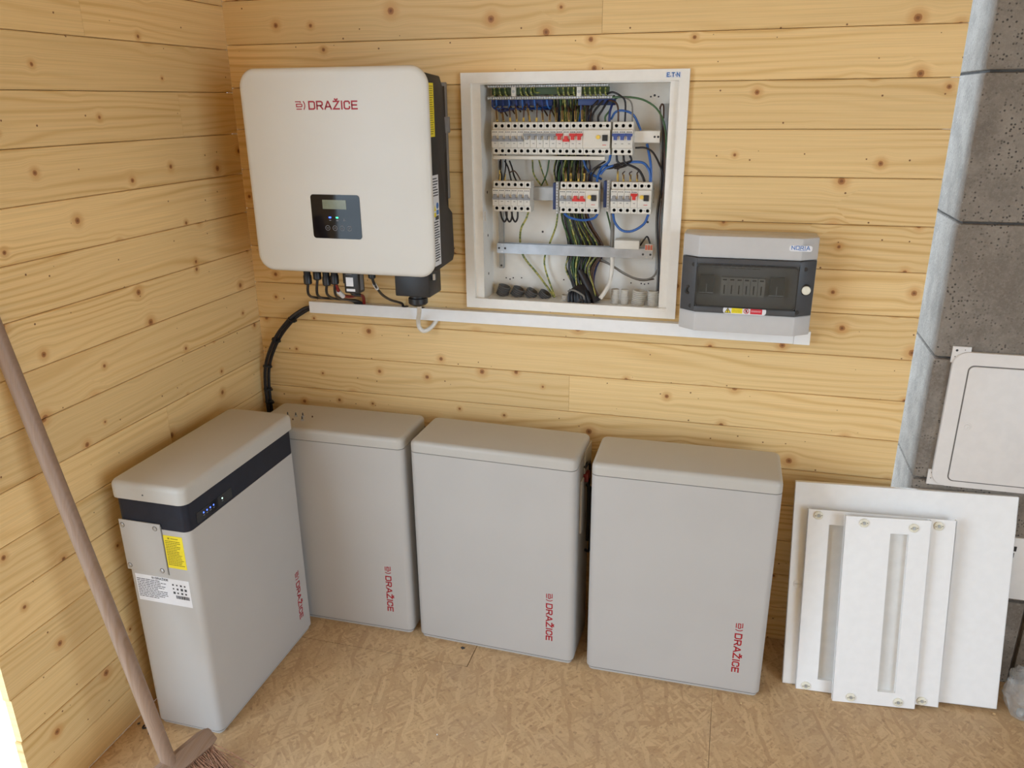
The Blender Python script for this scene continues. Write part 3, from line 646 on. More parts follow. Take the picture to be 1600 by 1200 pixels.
for i, s in enumerate(('gD', 'gD', 'gD', 'rU')): breaker(x4 + i * PW, z4, '%s breaker in the lower right block, %s toggle' % (ORD[i], {'g': 'grey', 'r': 'red'}[s[0]]), [s])
breaker(x4 + 4 * PW, z4, 'residual current switch with yellow button in the lower right block', [], 2, None, 'residual_current_switch', 'switch')
a = on_y(772.5, 243, .02); c = on_y(946, 250, .02)
t = thing('busbar_cover', 'long cream busbar cover under the upper row of breakers', 'busbar', (a.x, .012, c.z)); MB().box(0, c.x - a.x, 0, .016, 0, a.z - c.z).build('cover', 'breaker_white', t, bevel=.001)

# terminal strips
def strip(pxa, pxb, py, y, label, base, bh, segs):
    a = on_y(pxa, py, y); c = on_y(pxb, py, y); w = c.x - a.x
    t = thing('terminal_strip', label, 'terminal strip', (a.x, y, a.z)); n = max(3, int(w / .0066)); m = MB()
    for i in range(n): m.lathe(((i + .5) * w / n, -.002, 0), (0, -1, 0), ((0, .0030), (.004, .0030), (.005, .0016)), 8)
    o = m.build('screws', 'steel', t, 40); o['kind'] = 'stuff'
    MB().box(0, w, -.002, .010, -.004, .004).build('rail_cover', 'clear_plastic', t)
    for f0, f1, bm in segs: MB().box(w * f0, w * f1, .004, .022, -.004 - bh, -.0042).build('terminal_body', bm, t, bevel=.001)
    return t
strip(762, 951, 135, .040, 'upper clear terminal strip with green earth wires at the cabinet top', None, .018, ((.03, 1.0, 'terminal_green'),))
strip(762, 957, 153.5, .040, 'lower clear terminal strip with blue neutral blocks', None, .016, ((.04, .52, 'terminal_blue'), (.73, 1.02, 'terminal_blue')))
for px in (802, 904.5):
    p = on_y(px, 143, .035); t = thing('strip_holder', 'small white plastic holder between the terminal strips, %s' % ('left' if px < 850 else 'right'), 'bracket', (p.x, .035, p.z))
    MB().box(-.006, .006, 0, .05, -.012, .012).build('holder', 'breaker_white', t, bevel=.001); MB().cyl((0, 0, 0), (0, -1, 0), .004, .001, 10).build('screw', 'dull_zinc', t, 40)
for px, ya, yb, lb in ((871, 284, 334, 'upright neutral strip left of the lower middle breakers'), (951, 281, 331, 'upright neutral strip left of the lower right breakers')):
    a = on_y(px, ya, .012); c = on_y(px, yb, .012); hh = a.z - c.z
    t = thing('terminal_strip', lb, 'terminal strip', (a.x, .012, c.z)); m = MB()
    for i in range(11): m.cyl((0, 0, (i + .5) * hh / 11), (0, -1, 0), .0024, .003, 8)
    o = m.build('screws', 'steel', t, 40); o['kind'] = 'stuff'
    MB().box(-.004, .004, 0, .012, 0, hh).build('rail_cover', 'clear_plastic', t)
    MB().box(-.014, -.004, .008, .040, .01, hh - .004).build('terminal_body', 'terminal_blue', t, bevel=.001)

# wires
def wire(pts, r, mat, label, group=None, sleeves=None, name='wire'):
    P = [on_y(*p) for p in pts]; o = P[0].copy()
    t = MB().tube([p - o for p in P], r, 6, 4).build(name, mat, None, 60); t.location = o
    tag(t, label, 'wire', group)
    if sleeves:
        for a, c in sleeves:
            A = on_y(*a) - o; C = on_y(*c) - o
            MB().tube([A, C], r * 1.55, 6, 1).build('marker_sleeve', 'sleeve_yellow', t, 60)
    return t
rr = random.Random(11)
for i in range(14):                          # brown phase wires with yellow markers above the upper row
    px = 775 + i * 10.2; top = 174 + (rr.uniform(-7, 2) if i < 7 else rr.uniform(-4, 3)); lean = rr.uniform(-7, 3) if i < 7 else rr.uniform(-1, 1)
    wire([(px + 2.0, 191, .022), (px + 2 + lean * .4, 183, .024), (px + 2 + lean, top, .032), (px + 3 + lean * 1.4, top - 6, .055), (px + 10 + lean, top + 6, .080)], .0021, 'wire_brown',
         'brown wire with yellow marker entering the %s upper breaker' % ORD[i], 'marked wires over the upper breakers', [((px + 2, 190, .0225), (px + 2 + lean * .9, top + 2, .031))] if i not in (2, 4, 6) else [((px + 2, 190, .0225), (px + 2 + lean * .4, 184, .024))])
for i, px in enumerate((781.5, 789)):
    wire([(px - 1, 284, .022), (px - 1, 276, .023), (px + 1, 262, .028), (px + 1, 252, .04), (px + 1, 240, .05)], .0022, 'wire_black', 'black wire with yellow marker entering the lower left block, %s' % ('left' if i == 0 else 'right'), None, [((px - 1, 284, .0225), (px, 266 + 6 * i, .0265))])
for i, (a_, b_) in enumerate(((781, 778), (788.5, 791), (796, 797))):
    wire([(a_, 251, .030), (b_ + 3, 262, .028), (b_ + 6, 274, .024), (b_ + 6 + i * 2, 283, .022)], .0024, 'wire_black', '%s black jumper between busbar and lower left breakers' % ('left', 'middle', 'right')[i])
wire([(797, 269, .024), (803, 267, .022), (808, 272, .022), (813, 281, .024)], .002, 'wire_brown', 'short brown jumper arching over the lower left breakers')
for i, px in enumerate((785, 793, 802)):
    wire([(px - 3, 330, .024), (px - 1, 340, .020), (px + 3, 346.5, .018), (px + 6.5, 341, .020), (px + 7, 330, .024)], .0027, 'wire_black', '%s black loop hanging under the lower left breakers' % ('left', 'middle', 'right')[i], 'black loops under the lower left breakers')
wire([(826, 330, .024), (822, 342, .022), (814, 358, .03), (813, 380, .075), (819, 402, .082), (840, 428, .085), (862, 458, .07), (866, 464, .05)], .0030, 'wire_earth', 'yellow green wire from the lower left breakers to cabinet floor')
wire([(872, 325, .05), (869, 352, .05), (859, 380, .075), (851, 402, .08), (852, 420, .08), (860, 445, .07), (867, 464, .05)], .0028, 'wire_earth', 'yellow green wire bending behind the empty rail')
wire([(832, 250, .07), (834, 272, .07), (846, 290, .07)], .0024, 'wire_earth', 'thin earth wire slanting left of the loom, lower')
wire([(842, 250, .07), (848, 270, .07), (856, 290, .07)], .0022, 'wire_earth', 'thin earth wire slanting left of the loom, upper')
wire([(858, 250, .068), (854, 272, .068), (845, 292, .07)], .0022, 'wire_green', 'dark green wire crossing left of the loom')
cols = ['wire_earth'] * 5 + ['wire_black'] * 5 + ['wire_brown'] * 3 + ['wire_grey', 'wire_green', 'wire_navy', 'wire_earth', 'wire_green']
nm = {'wire_earth': 'yellow green', 'wire_black': 'black', 'wire_brown': 'brown', 'wire_grey': 'grey', 'wire_green': 'dark green', 'wire_navy': 'dark blue'}
for i in range(46):                          # the central loom
    f = (i + rr.random()) / 46; j = lambda s: rr.uniform(-s, s); c_ = rr.choice(cols); dy = rr.uniform(-.012, .014)
    xs = 866 + f * 62 if i % 3 else 872 + f * 46
    wire([(xs + j(3), 152 + j(4), .066 + dy), (868 + f * 56 + j(3), 190, .074 + dy * .6), (872 + f * 48 + j(3), 240, .072 + dy), (868 + f * 52 + j(4), 268, .070 + dy), (872 + f * 46 + j(4), 310, .074 + dy * .6),
          (880 + f * 40 + j(4), 345, .068 + dy), (888 + f * 56 + j(3), 388, .080 + dy * .6), (886 + f * 44 + j(4), 418, .076 + dy), (895 + f * 34 + j(3), 444, .062 + dy), (900 + f * 36, 463, .050 + dy)],
         rr.uniform(.0018, .0027), c_, 'thin %s wire in the central loom of the cabinet' % nm[c_], 'wires of the central loom')
for i in range(9):
    px = 776 + i * 9.8 + rr.uniform(-1.5, 1.5)
    wire([(px, 156, .036), (px + 1, 164, .034), (px + 5, 170, .045), (862, 168 + rr.uniform(-4, 3), .07)], .0021, 'wire_navy' if i % 2 else 'wire_blue', '%s blue neutral wire from the left under the lower terminal strip' % ORD[i], 'neutral wires at the terminal strip')
wire([(769, 156, .036), (770, 167, .032), (782, 174, .034), (802, 171, .04), (830, 171, .06)], .0022, 'wire_navy', 'dark blue wire sagging at the left end of the lower strip')
gi = 0
for i in range(22):
    px = 772 + i * 8.3
    if abs(px - 802) < 7 or abs(px - 905) < 7 or 832 < px < 866: continue
    wire([(px, 137, .042), (px + rr.uniform(-1, 1), 143, .036), (px + 2 + rr.uniform(-1, 1), 149, .038), (px + 6, 150, .06)], .0021, 'wire_earth', '%s short yellow green wire from the left on the upper strip' % (ORD + ['fifteenth', 'sixteenth', 'seventeenth', 'eighteenth'])[gi], 'earth wires at the terminal strip'); gi += 1
wire([(834, 136, .04), (836, 144, .04), (852, 145, .05), (864, 149, .05)], .0022, 'wire_earth', 'long earth wire sweeping below the middle of the upper strip')
wire([(952, 152, .04), (985, 152, .03), (1010, 158, .03), (1030, 175, .03), (1040, 205, .04), (1042, 260, .05)], .0026, 'wire_green', 'green wire arching to the right side of the cabinet')
wire([(946, 148, .045), (957, 144, .03), (970, 150, .025), (977, 160, .022), (976.5, 190, .022)], .0026, 'wire_black', 'black wire arching down into the middle blue pole')
wire([(955, 152, .045), (975, 152, .03), (987, 162, .022), (988, 190, .022)], .0022, 'wire_grey', 'grey wire arching down into the right blue pole')
wire([(948, 156, .05), (962, 160, .03), (966, 172, .022), (966, 190, .022)], .0024, 'wire_brown', 'brown wire dropping into the left blue pole')
for px in (966, 976.5, 988): pass
wire([(955, 186, .03), (962, 175, .024), (975, 173, .022), (990, 180, .025), (1001, 203, .045)], .0030, 'wire_blue', 'blue wire arching over the blue toggled breaker')
for i, (a_, b_, m_) in enumerate(((918, 934, 'wire_black'), (924, 942, 'wire_black'), (933, 950, 'wire_black'), (943, 958, 'wire_green'))):
    wire([(a_ + i, 190, .023), (a_ + i, 182, .024), (a_ + 4 + i * 2, 172, .030), (b_, 158, .045), (b_ + 10, 150, .06)], .0032 if i < 3 else .0026, m_, '%s dark wire rising from the wide upper switch' % ('first', 'second', 'third', 'fourth')[i])
wire([(952, 190, .022), (953, 175, .026), (957, 162, .040)], .0034, 'wire_navy', 'thick dark blue wire into the right of the wide upper switch')
wire([(909, 165, .05), (908, 176, .05), (905, 192, .06)], .004, 'wire_blue', 'blue wire below the right neutral block')
for i, (a_, b_) in enumerate(((963.5, 972), (974, 981), (984, 962))):
    wire([(a_, 242, .024), (a_ + 1, 252, .020), (b_ - 2, 258, .018), (960 + i * 3, 263, .02)], .0030, 'wire_black', '%s black wire looping below the blue toggled breaker' % ('left', 'middle', 'right')[i])
wire([(945, 263, .025), (957, 262, .02), (975, 256, .02), (996, 264, .02), (1004, 275, .022), (1007, 284, .024)], .0032, 'wire_black', 'black wire arching into the lower right switch')
wire([(975, 255, .03), (990, 253, .025), (1006, 255, .025), (1015, 268, .022), (1016, 284, .024)], .0036, 'wire_blue', 'blue wire arching into the lower right switch')
wire([(1011, 225, .045), (1015, 245, .035), (1017, 262, .026), (1017, 284, .024)], .0036, 'wire_blue', 'blue wire running down beside the right edge of rail')
wire([(954, 242, .026), (951, 253, .02), (940, 262, .02), (934, 276, .022), (933, 284, .024)], .0036, 'wire_blue', 'blue wire from upper row down to the lower middle switch')
wire([(968, 257, .025), (948, 262, .018), (938, 272, .018)], .0034, 'wire_blue', 'light blue wire curving left above the lower middle switch')
wire([(912, 250, .06), (916, 262, .055), (925, 272, .05), (940, 280, .06)], .0034, 'wire_blue', 'blue wire emerging below the busbar cover')
wire([(946, 252, .03), (936, 258, .024), (925, 266, .022), (916, 275, .024)], .0026, 'wire_black', 'black wire slanting toward the lower middle breakers')
wire([(950, 258, .03), (935, 262, .022), (926, 272, .022), (924, 284, .024)], .0026, 'wire_black', 'black wire curving down to the lower middle switch')
wire([(993, 231, .03), (1008, 231, .026), (1020, 238, .03), (1030, 256, .04), (1037, 278, .045), (1032, 310, .045)], .0026, 'wire_black', 'black wire bowing toward the right side of the cabinet')
for k, (x0, pts) in enumerate(((884, ((882, 334, .022), (890, 340, .016), (910, 344, .014), (928, 341, .016), (934, 334, .022))), (961, ((958, 334, .03), (961, 348, .02), (972, 360, .014), (988, 361, .014), (1006, 350, .016), (1013, 335, .022))))):
    wire(pts, .0034, 'wire_blue', ('blue loop hanging under the lower middle breakers', 'blue loop hanging under the lower right breakers')[k])
wire([(957, 334, .04), (957, 360, .05), (956, 385, .06)], .0060, 'wire_grey', 'thick grey cable dropping behind the empty rail')
wire([(948, 330, .05), (953, 350, .05), (956, 365, .055)], .0026, 'wire_green', 'thin dark wire beside the thick grey cable')
for i, (px, s) in enumerate(((930.5, 283), (885, 283), (893, 283), (905, 283), (913, 283))):
    if i: wire([(px - 1, 284, .022), (px - 1, 276, .024), (px - 1 + (i == 4) * 1.5, 270 - (i % 2) * 3, .03), (px, 262, .06)], .002, 'wire_brown', 'brown wire with yellow marker entering the %s lower middle breaker' % ORD[i - 1], 'marked wires over the lower middle breakers', [((px - 1, 283.5, .0225), (px - 1 + (i == 4) * 1.2, 271, .027))])
for i, px in enumerate((965, 974, 985, 995.5)):
    wire([(px, 284, .022), (px + .5, 276, .024), (px + (0, -1, -1.5, 0)[i], 271 - 6 * (i == 0), .028), (px + 2, 268 - 4 * (i == 0), .05)], .0018, 'wire_brown', 'thin wire with yellow marker entering the %s lower right breaker' % ORD[i], 'marked wires over the lower right breakers', [((px, 283.5, .0225), (px + .3, 273 - 5 * (i == 0), .0265))])
for i in range(8):
    px = 1031 + (i % 4) * 2.6; m_ = ('wire_grey', 'wire_black', 'wire_brown', 'wire_grey')[i % 4]
    j = rr.uniform(-2, 2)
    wire([(px + j, 166 + 12 * i, .06), (px + 2, 210 + 8 * i, .05), (px + j, 290, .045), (px - 6 + j, 340, .045), (px - 5, 385, .05), (px - 4 + j, 420, .05), (px - 5, 458, .05)], .0026, m_, 'dark wire in the upright bundle along the right side', 'wires of the right side bundle')
wire([(1031, 170, .05), (1034, 163, .045), (1037, 166, .045), (1037, 185, .05)], .0024, 'wire_brown', 'brown wire folded back at top of the right bundle')
wire([(921, 402, .085), (940, 406, .08), (958, 416, .06), (985, 432, .05), (1005, 437, .05), (1020, 433, .05), (1028, 420, .05)], .0030, 'wire_grey', 'grey brown wire sagging above the light conduits')
wire([(925, 404, .086), (950, 412, .075), (975, 428, .06), (1000, 438, .055), (1022, 436, .055)], .0022, 'wire_brown', 'brown wire sagging with the grey one above conduits')
wire([(956, 400, .06), (956.5, 415, .045), (953, 440, .03), (945, 456, .015), (938, 466, .004)], .0062, 'wire_white', 'thick white cable bending down to the cabinet floor', name='white_cable')
# black sleeve at the foot of the loom
p = on_y(903, 462, .05); t = thing('loom_sleeve', 'black sleeve gathering the loom at the cabinet floor', 'cable sleeve', (p.x, .05, CZ0))
MB().tube([(.012, .0, 0), (.006, .005, .022), (.0, .012, .036)], [.036, .024], 12).build('sleeve', 'wire_black', t, 50)
MB().tube([(.052, -.002, 0), (.035, .004, .030), (.012, .016, .066), (.0, .02, .085)], [.016, .010], 10).build('side_sleeve', 'wire_black', t, 50)
MB().tube([(-.022, -.03, .034), (-.005, -.04, .040), (.02, -.035, .026), (.024, -.03, .014)], .0028, 6).build('tie_tail', 'wire_grey', t, 50)
for k in range(7): MB().tube([(-.020 + k * .010, -.030, 0), (-.021 + k * .009, -.026, .020), (-.018 + k * .007, -.016, .036)], .0042, 6).build('dark_cable', 'black_plastic', t, 50)
# transformer and lever clamp
a = on_y(960, 386, .05); t = thing('small_transformer', 'small cream box on the empty rail', 'transformer', (a.x, .045, a.z - .004)); w = on_y(999, 386, .05).x - a.x
MB().box(0, w, 0, .045, 0, .024).build('case', 'breaker_white', t, bevel=.002)
MB().tube([(w, .02, .008), (w + .014, .015, .030), (w + .020, .01, .034), (w + .026, .008, .022), (w + .03, .005, .008)], .0022, 6).build('lead', 'wire_black', t, 60)
a = on_y(1008, 388, .045); t = thing('lever_clamp', 'small clamp with red levers at the right of the rail', 'connector', (a.x, .040, a.z - .006))
MB().box(0, .022, 0, .012, 0, .018).build('case', 'conduit_light', t, bevel=.001)
for k in range(3): MB().box(.001 + k * .007, .0055 + k * .007, -.002, .001, .003, .016).build('lever', 'clamp_red', t)
# conduit stubs
def conduit(px, py, r, h_, lean, mat, label, y):
    p = on_y(px, py, y); t = thing('conduit_stub', label, 'conduit', (p.x, y, CZ0), 0, 'conduit ends on the cabinet floor'); ax = Vector((lean, 0, 1)).normalized()
    n_ = max(3, round(h_ / .0052)); prof = []
    for k in range(n_): prof += [(h_ * k / n_, r * .82), (h_ * (k + .3) / n_, r), (h_ * (k + .65) / n_, r), (h_ * (k + .95) / n_, r * .82)]
    prof += [(h_, r * .86), (h_ - .001, r * .78), (h_ * .55, r * .76)]
    MB().lathe((0, 0, .000), ax, prof, 16).build('pipe', mat, t, 60)
    MB().cyl(ax * (h_ * .5), ax, r * .76, .001, 12).build('bore', 'breaker_hole', t)
for i, px in enumerate((784, 806, 827, 848)): conduit(px, 458, .0185, .031 - .004 * i, .35 + .12 * i, 'conduit_grey', '%s dark grey conduit end from the left on the cabinet floor' % ORD[i], .070)
conduit(884, 463, .012, .018, 0, 'conduit_light', 'light conduit end left of the black sleeve', .045)
for i, (px, r_) in enumerate(((961, .0115), (976, .0115), (997, .0195), (1020, .0150))): conduit(px, 464, r_, .042, (0, 0, .1, 0)[i], 'conduit_light', '%s light corrugated conduit end right of the white cable' % ORD[i], .045)

# ------------------------------------------------------------------ small DC box
NX0, NX1, NZ0, NZ1, ND = 1.2975, 1.6165, .974, 1.2155, .116
t = thing('breaker_enclosure', 'grey plastic enclosure with smoked window right of the cabinet', 'enclosure', (NX0, 0, NZ0)); w = NX1 - NX0; hh = NZ1 - NZ0
def prof(d, inset=0, k=.040): return [(inset, 0), (inset, -(d - .020)), (inset + k, -d), (w - inset - k, -d), (w - inset, -(d - .020)), (w - inset, 0)]
MB().prism([(.0, 0), (.0, -.055), (w, -.055), (w, 0)], 0.004, hh - .002, 'z').build('base', 'noria_grey', t, bevel=.004)
# front shell with an opening behind the window
def shell(z0, z1): return MB().prism([(0, -.050), (0, -(ND - .028)), (.04, -ND), (w - .04, -ND), (w, -(ND - .028)), (w, -.050)], z0, z1, 'z')
WZ0, WZ1 = .050, .188
shell(0, WZ0).build('lower_front', 'noria_grey', t, bevel=.003); shell(WZ1, hh).build('upper_front', 'noria_grey', t, bevel=.003)
MB().box(.0, .034, -.086, -.05, WZ0, WZ1).build('side_cheek', 'noria_grey', t); MB().box(w - .034, w, -.086, -.05, WZ0, WZ1).build('side_cheek', 'noria_grey', t)
MB().box(.034, w - .034, -.066, -.0555, WZ0, WZ1).build('cover_plate', 'noria_grey', t)
D2 = ND + .006
def ring(x0, x1, z0, z1, y0, y1): return MB().box(x0, x1, y0, y1, z0, z1)
wx0, wx1, wz0, wz1 = .037, w - .040, WZ0 + .016, WZ1 - .014
dr = MB().prism([(.001, -.087), (.001, -(D2 - .028)), (wx0, -D2 + .0015), (wx0, -.100)], WZ0 + .001, WZ1 - .001, 'z').prism([(w - .001, -.087), (w - .001, -(D2 - .028)), (wx1, -D2 + .0015), (wx1, -.100)], WZ0 + .001, WZ1 - .001, 'z').box(wx0, wx1, -D2, -.108, WZ0 + .001, wz0).box(wx0, wx1, -D2, -.108, wz1, WZ1 - .001).build('window_frame', 'smoke_solid', t, bevel=.0015)
MB().prism(rounded(wx1 - wx0, wz1 - wz0, .010, 5, wx0, wz0), -D2 + .0005, -D2 - .0025, 'y').build('window_pane', 'smoke_clear', t, 40)
gk = rounded(wx1 - wx0 - .004, wz1 - wz0 - .004, .010, 5, wx0 + .002, wz0 + .002); MB().strokes([gk + [gk[0]]], (0, -D2 - .0025, 0), (1, 0, 0), (0, 0, 1), .0026, .0015).build('window_gasket', 'breaker_hole', t)
for x, z in ((.030, WZ1 - .018), (w - .026, WZ1 - .020), (.028, WZ0 + .014), (w - .036, WZ0 + .012)):
    yf = -(D2 - .028) - .0265 * min(1, min(x, w - x) / .037); MB().cyl((x, yf + .001, z), (0, -1, 0), .0052, .0012, 12).build('screw_cap', 'breaker_hole', dr)
MB().lathe((.021, -(D2 - .015), .104), (0, -1, 0), ((0, .012), (.002, .012), (.003, .009), (.003, .006), (.001, .005)), 16).build('hinge_boss', 'black_plastic', t, 40)
kn = MB().lathe((w - .020, -(D2 - .013), .117), (0, -1, 0), ((0, .014), (.003, .0135), (.004, .012)), 18).build('lock_ring', 'black_plastic', t, 40)
MB().lathe((w - .020, -(D2 - .009), .117), (0, -1, 0), ((0, .0105), (.004, .0105), (.006, .008)), 18).build('lock_knob', 'knob_ivory', kn, 40)
lp = MB().prism(rounded(.052, .014, .005, 4, .250, .211), -ND - .0006, -ND, 'y').build('logo_sticker', 'label_white', t)
lp2 = word('NORIA', .32); s_ = .041 / lp2[1]
MB().strokes([[(p[0] * s_ + p[1] * s_ * .0, p[1] * s_ * .85) for p in q] for q in lp2[0]], (.2555, -ND - .0006, .2155), (1, 0, 0), (0, 0, 1), .0015).build('logo', 'noria_blue', lp)
lines(MB(), .272, .292, .2128, .2142, 1, -ND - .0009, 4, .6).build('logo_strapline', 'noria_blue', lp)
wl_ = MB().prism(rounded(.103, .0175, .007, 5, .1085, WZ0 + .001), -D2 - .0012, -D2, 'y').build('warning_sticker', 'label_white', t)
MB().box(.129, .155, -D2 - .0016, -D2 - .0012, WZ0 + .003, WZ0 + .0165).build('yellow_field', 'label_yellow', wl_)
MB().box(.174, .202, -D2 - .0016, -D2 - .0012, WZ0 + .003, WZ0 + .0165).build('red_field', 'label_red', wl_)
MB().prism([(.113, WZ0 + .0035), (.127, WZ0 + .0035), (.120, WZ0 + .0155)], -D2 - .0016, -D2 - .0012, 'y').build('hazard_triangle', 'label_yellow', wl_)
MB().strokes([[(.0005, .0085), (-.0015, .005), (.001, .005), (-.0005, .0015)]], (.120, -D2 - .0016, WZ0 + .0035), (1, 0, 0), (0, 0, 1), .0012).strokes([[(-.007, 0), (.007, 0), (0, .012), (-.007, 0)]], (.120, -D2 - .0016, WZ0 + .0035), (1, 0, 0), (0, 0, 1), .0011).build('hazard_mark', 'print_dark', wl_)
circ = [(.0058 * math.cos(2 * math.pi * q / 14), .0058 * math.sin(2 * math.pi * q / 14)) for q in range(14)]; circ.append(circ[0])
MB().strokes([circ, [(-.004, .004), (.004, -.004)]], (.1645, -D2 - .0014, WZ0 + .0095), (1, 0, 0), (0, 0, 1), .0015).build('prohibition_mark', 'label_red', wl_)
MB().box(.1625, .1665, -D2 - .0014, -D2 - .0012, WZ0 + .006, WZ0 + .013).build('prohibition_figure', 'print_dark', wl_)
lines(MB(), .131, .153, WZ0 + .005, WZ0 + .0135, 3, -D2 - .0018, 12, .3, short=.1).build('field_print', 'print_olive', wl_); lines(MB(), .176, .200, WZ0 + .0075, WZ0 + .0125, 2, -D2 - .0018, 13, .3, short=.1).build('red_print', 'label_white', wl_)
lines(MB(), .080, .235, WZ1 - .036, WZ1 - .022, 3, -.0663, 14, .25).build('cover_print', 'print_dark', t)
for i in range(6):
    f = thing('fuse_holder', '%s fuse holder from the left behind the smoked window' % ORD[i], 'fuse holder', (NX0 + .107 + i * .0178, -.066, 1.085), 0, 'fuse holders behind the smoked window')
    add('body', 'fuse_body', lambda: MB().box(-.0084, .0084, -.020, 0, -.023, .023), 'breaker_white', f); add('lever_slot', 'fuse_slot', lambda: MB().box(-.0015, .0015, -.0206, -.020, -.018, .004), 'print_dark', f); add('top_slot', 'fuse_top', lambda: MB().box(-.005, .005, -.0206, -.020, .016, .0195), 'print_dark', f)
for i, x in enumerate((.063, .233)):
    f = thing('surge_arrester', 'dark surge arrester %s of the fuse holders behind the smoked window' % ('left', 'right')[i], 'surge arrester', (NX0 + x, -.066, 1.085))
    MB().box(-.017, .017, -.016, 0, -.022, .026).build('body', 'conduit_grey', f); MB().box(-.001, .001, -.018, -.016, -.016, .004).box(-.017, .017, -.0175, -.016, -.020, -.017).build('mark', 'label_white', f)

# ------------------------------------------------------------------ leaning panels and covers
def lean(W_, H_, x, y, yaw, ln, roll):
    ex = Vector((math.cos(yaw), math.sin(yaw), 0)); n_ = Vector((-math.sin(yaw), math.cos(yaw), 0)); ez = Vector((0, 0, math.cos(ln))) + n_ * math.sin(ln)
    a = ex * math.cos(roll) + ez * math.sin(roll); b_ = ez * math.cos(roll) - ex * math.sin(roll); nn = b_.cross(a)   # nn: into the wall
    return Matrix(((a.x, nn.x, b_.x, x), (a.y, nn.y, b_.y, y), (a.z, nn.z, b_.z, 0), (0, 0, 0, 1)))
def lthing(name, label, cat, mat4, group=None):
    o = thing(name, label, cat, (0, 0, 0), 0, group); o.matrix_world = mat4; return o
DW, DH = .5366, .5747
t = lthing('cabinet_door', 'large plain white cabinet door leaning behind the slotted covers', 'door panel', lean(DW, DH, 1.6485, -.1909, .0359, .2035, .0230))
MB().box(0, DW, 0, .002, 0, DH).box(0, .0015, 0, .016, 0, DH).box(DW - .0015, DW, 0, .016, 0, DH).box(0, DW, 0, .016, 0, .0015).box(0, DW, 0, .016, DH - .0015, DH).build('panel', 'white_cover', t)
lk = MB().lathe((.0217, 0, .29), (0, -1, 0), ((0, .011), (.001, .011), (.002, .009)), 16).build('lock', 'white_cover', t, 40); MB().box(.014, .030, -.0032, -.002, .2885, .2925).build('key_slot', 'slot_grey', lk)
def cover(label, W_, H_, m4, sx0, sx1, sz0, sz1, knobs):
    t = lthing('slotted_cover', label, 'cover panel', m4, 'slotted breaker covers')
    MB().box(0, sx0, 0, .0015, 0, H_).box(sx1, W_, 0, .0015, 0, H_).box(sx0, sx1, 0, .0015, 0, sz0).box(sx0, sx1, 0, .0015, sz1, H_).box(0, .0015, 0, .012, 0, H_).box(W_ - .0015, W_, 0, .012, 0, H_).build('panel', 'white_cover', t)
    MB().box(sx0 - .004, sx1 + .004, .013, .0145, sz0 - .004, sz1 + .004).build('slot_shade', 'slot_grey', t)  # grey sheet stands in for the shaded face seen through the slot
    MB().box(sx0, sx1, .0015, .013, sz0 - .001, sz0).box(sx0 - .001, sx0, .0015, .013, sz0, sz1).box(sx1, sx1 + .001, .0015, .013, sz0, sz1).build('slot_edge', 'white_cover', t)
    for x, z in knobs:
        k_ = MB().lathe((x, 0, z), (0, -1, 0), ((0, .0115), (.003, .0115), (.0045, .009), (.0045, .0060), (.003, .0055)), 16).build('turn_knob', 'knob_ivory', t, 40)
        MB().lathe((x, -.003, z), (0, -1, 0), ((0, .0042), (.0015, .0042), (.0015, .002)), 10).build('knob_screw', 'dull_zinc', k_, 40)
        for s_ in (-1, 1): MB().cyl((x + s_ * .0078, -.0045, z + s_ * .001), (0, -1, 0), .0013, .0003, 6).build('knob_dot', 'print_dark', k_)
cover('wider white slotted cover with round knobs, half hidden behind another', .3568, .513, lean(.3568, .513, 1.6825, -.2053, .0137, .185, .0289), .0545, .0995, .034, .4743, ((.0268, .4979), (.3165, .4957), (.0258, .0125), (.316, .0125)))
cover('narrow white slotted cover standing frontmost with round knobs', .2069, .5192, lean(.2069, .5192, 1.774, -.2309, .0763, .1783, .0238), .1115, .156, .0395, .479, ((.0462, .5033), (.1663, .4979), (.0462, .0164), (.1646, .0153)))
# meter cover on the block wall
t = thing('meter_cover', 'pale plastic meter door in its frame on the block wall', 'meter cover', (1.957, BY, .582))
mw, mh = .275, .373
MB().prism(rounded(mw - .006, mh - .012, .035, 6, .004, .0), -.012, 0, 'y').build('frame', 'meter_white', t, bevel=.002)
for x, z in ((0, mh - .042), (-.004, .0)): 
    tb = MB().box(x, x + .042, -.006, 0, z if z else -.002, (z if z else -.002) + .042).build('corner_tab', 'meter_white', t, bevel=.0015)
    MB().cyl((x + .010, -.006, z + .032), (0, -1, 0), .003, .0004, 8).build('tab_hole', 'print_dark', tb); MB().cyl((x + .028, -.006, z + .034), (0, -1, 0), .0013, .0004, 6).build('tab_hole', 'print_dark', tb); MB().cyl((x + .008, -.006, z + .016), (0, -1, 0), .0013, .0004, 6).build('tab_hole', 'print_dark', tb)
MB().prism(rounded(mw - .068, mh - .060, .014, 5, .040, .016), -.0125, -.0115, 'y').build('door_gap', 'seam', t)
dd = MB().prism(rounded(mw - .074, mh - .066, .012, 5, .043, .019), -.0145, -.0115, 'y').build('door', 'meter_white', t, bevel=.0008)
MB().lathe((.062, -.0145, .170), (0, -1, 0), ((0, .0105), (.0008, .0100), (.0008, .0060), (.003, .0055), (.003, .0028), (.001, .0024)), 18).build('lock', 'meter_white', dd, 40)
t = thing('wall_plate', 'white plate with dark slots on the block wall by the leaning door', 'plate', (2.155, BY, .272))
MB().box(0, .10, -.006, 0, 0, .181).build('plate', 'white_cover', t, bevel=.001)
for k in range(4): MB().box(.029 - k * .0025, .037 - k * .003, -.0064, -.006, .142 - k * .019, .156 - k * .019).build('slot', 'breaker_hole', t)

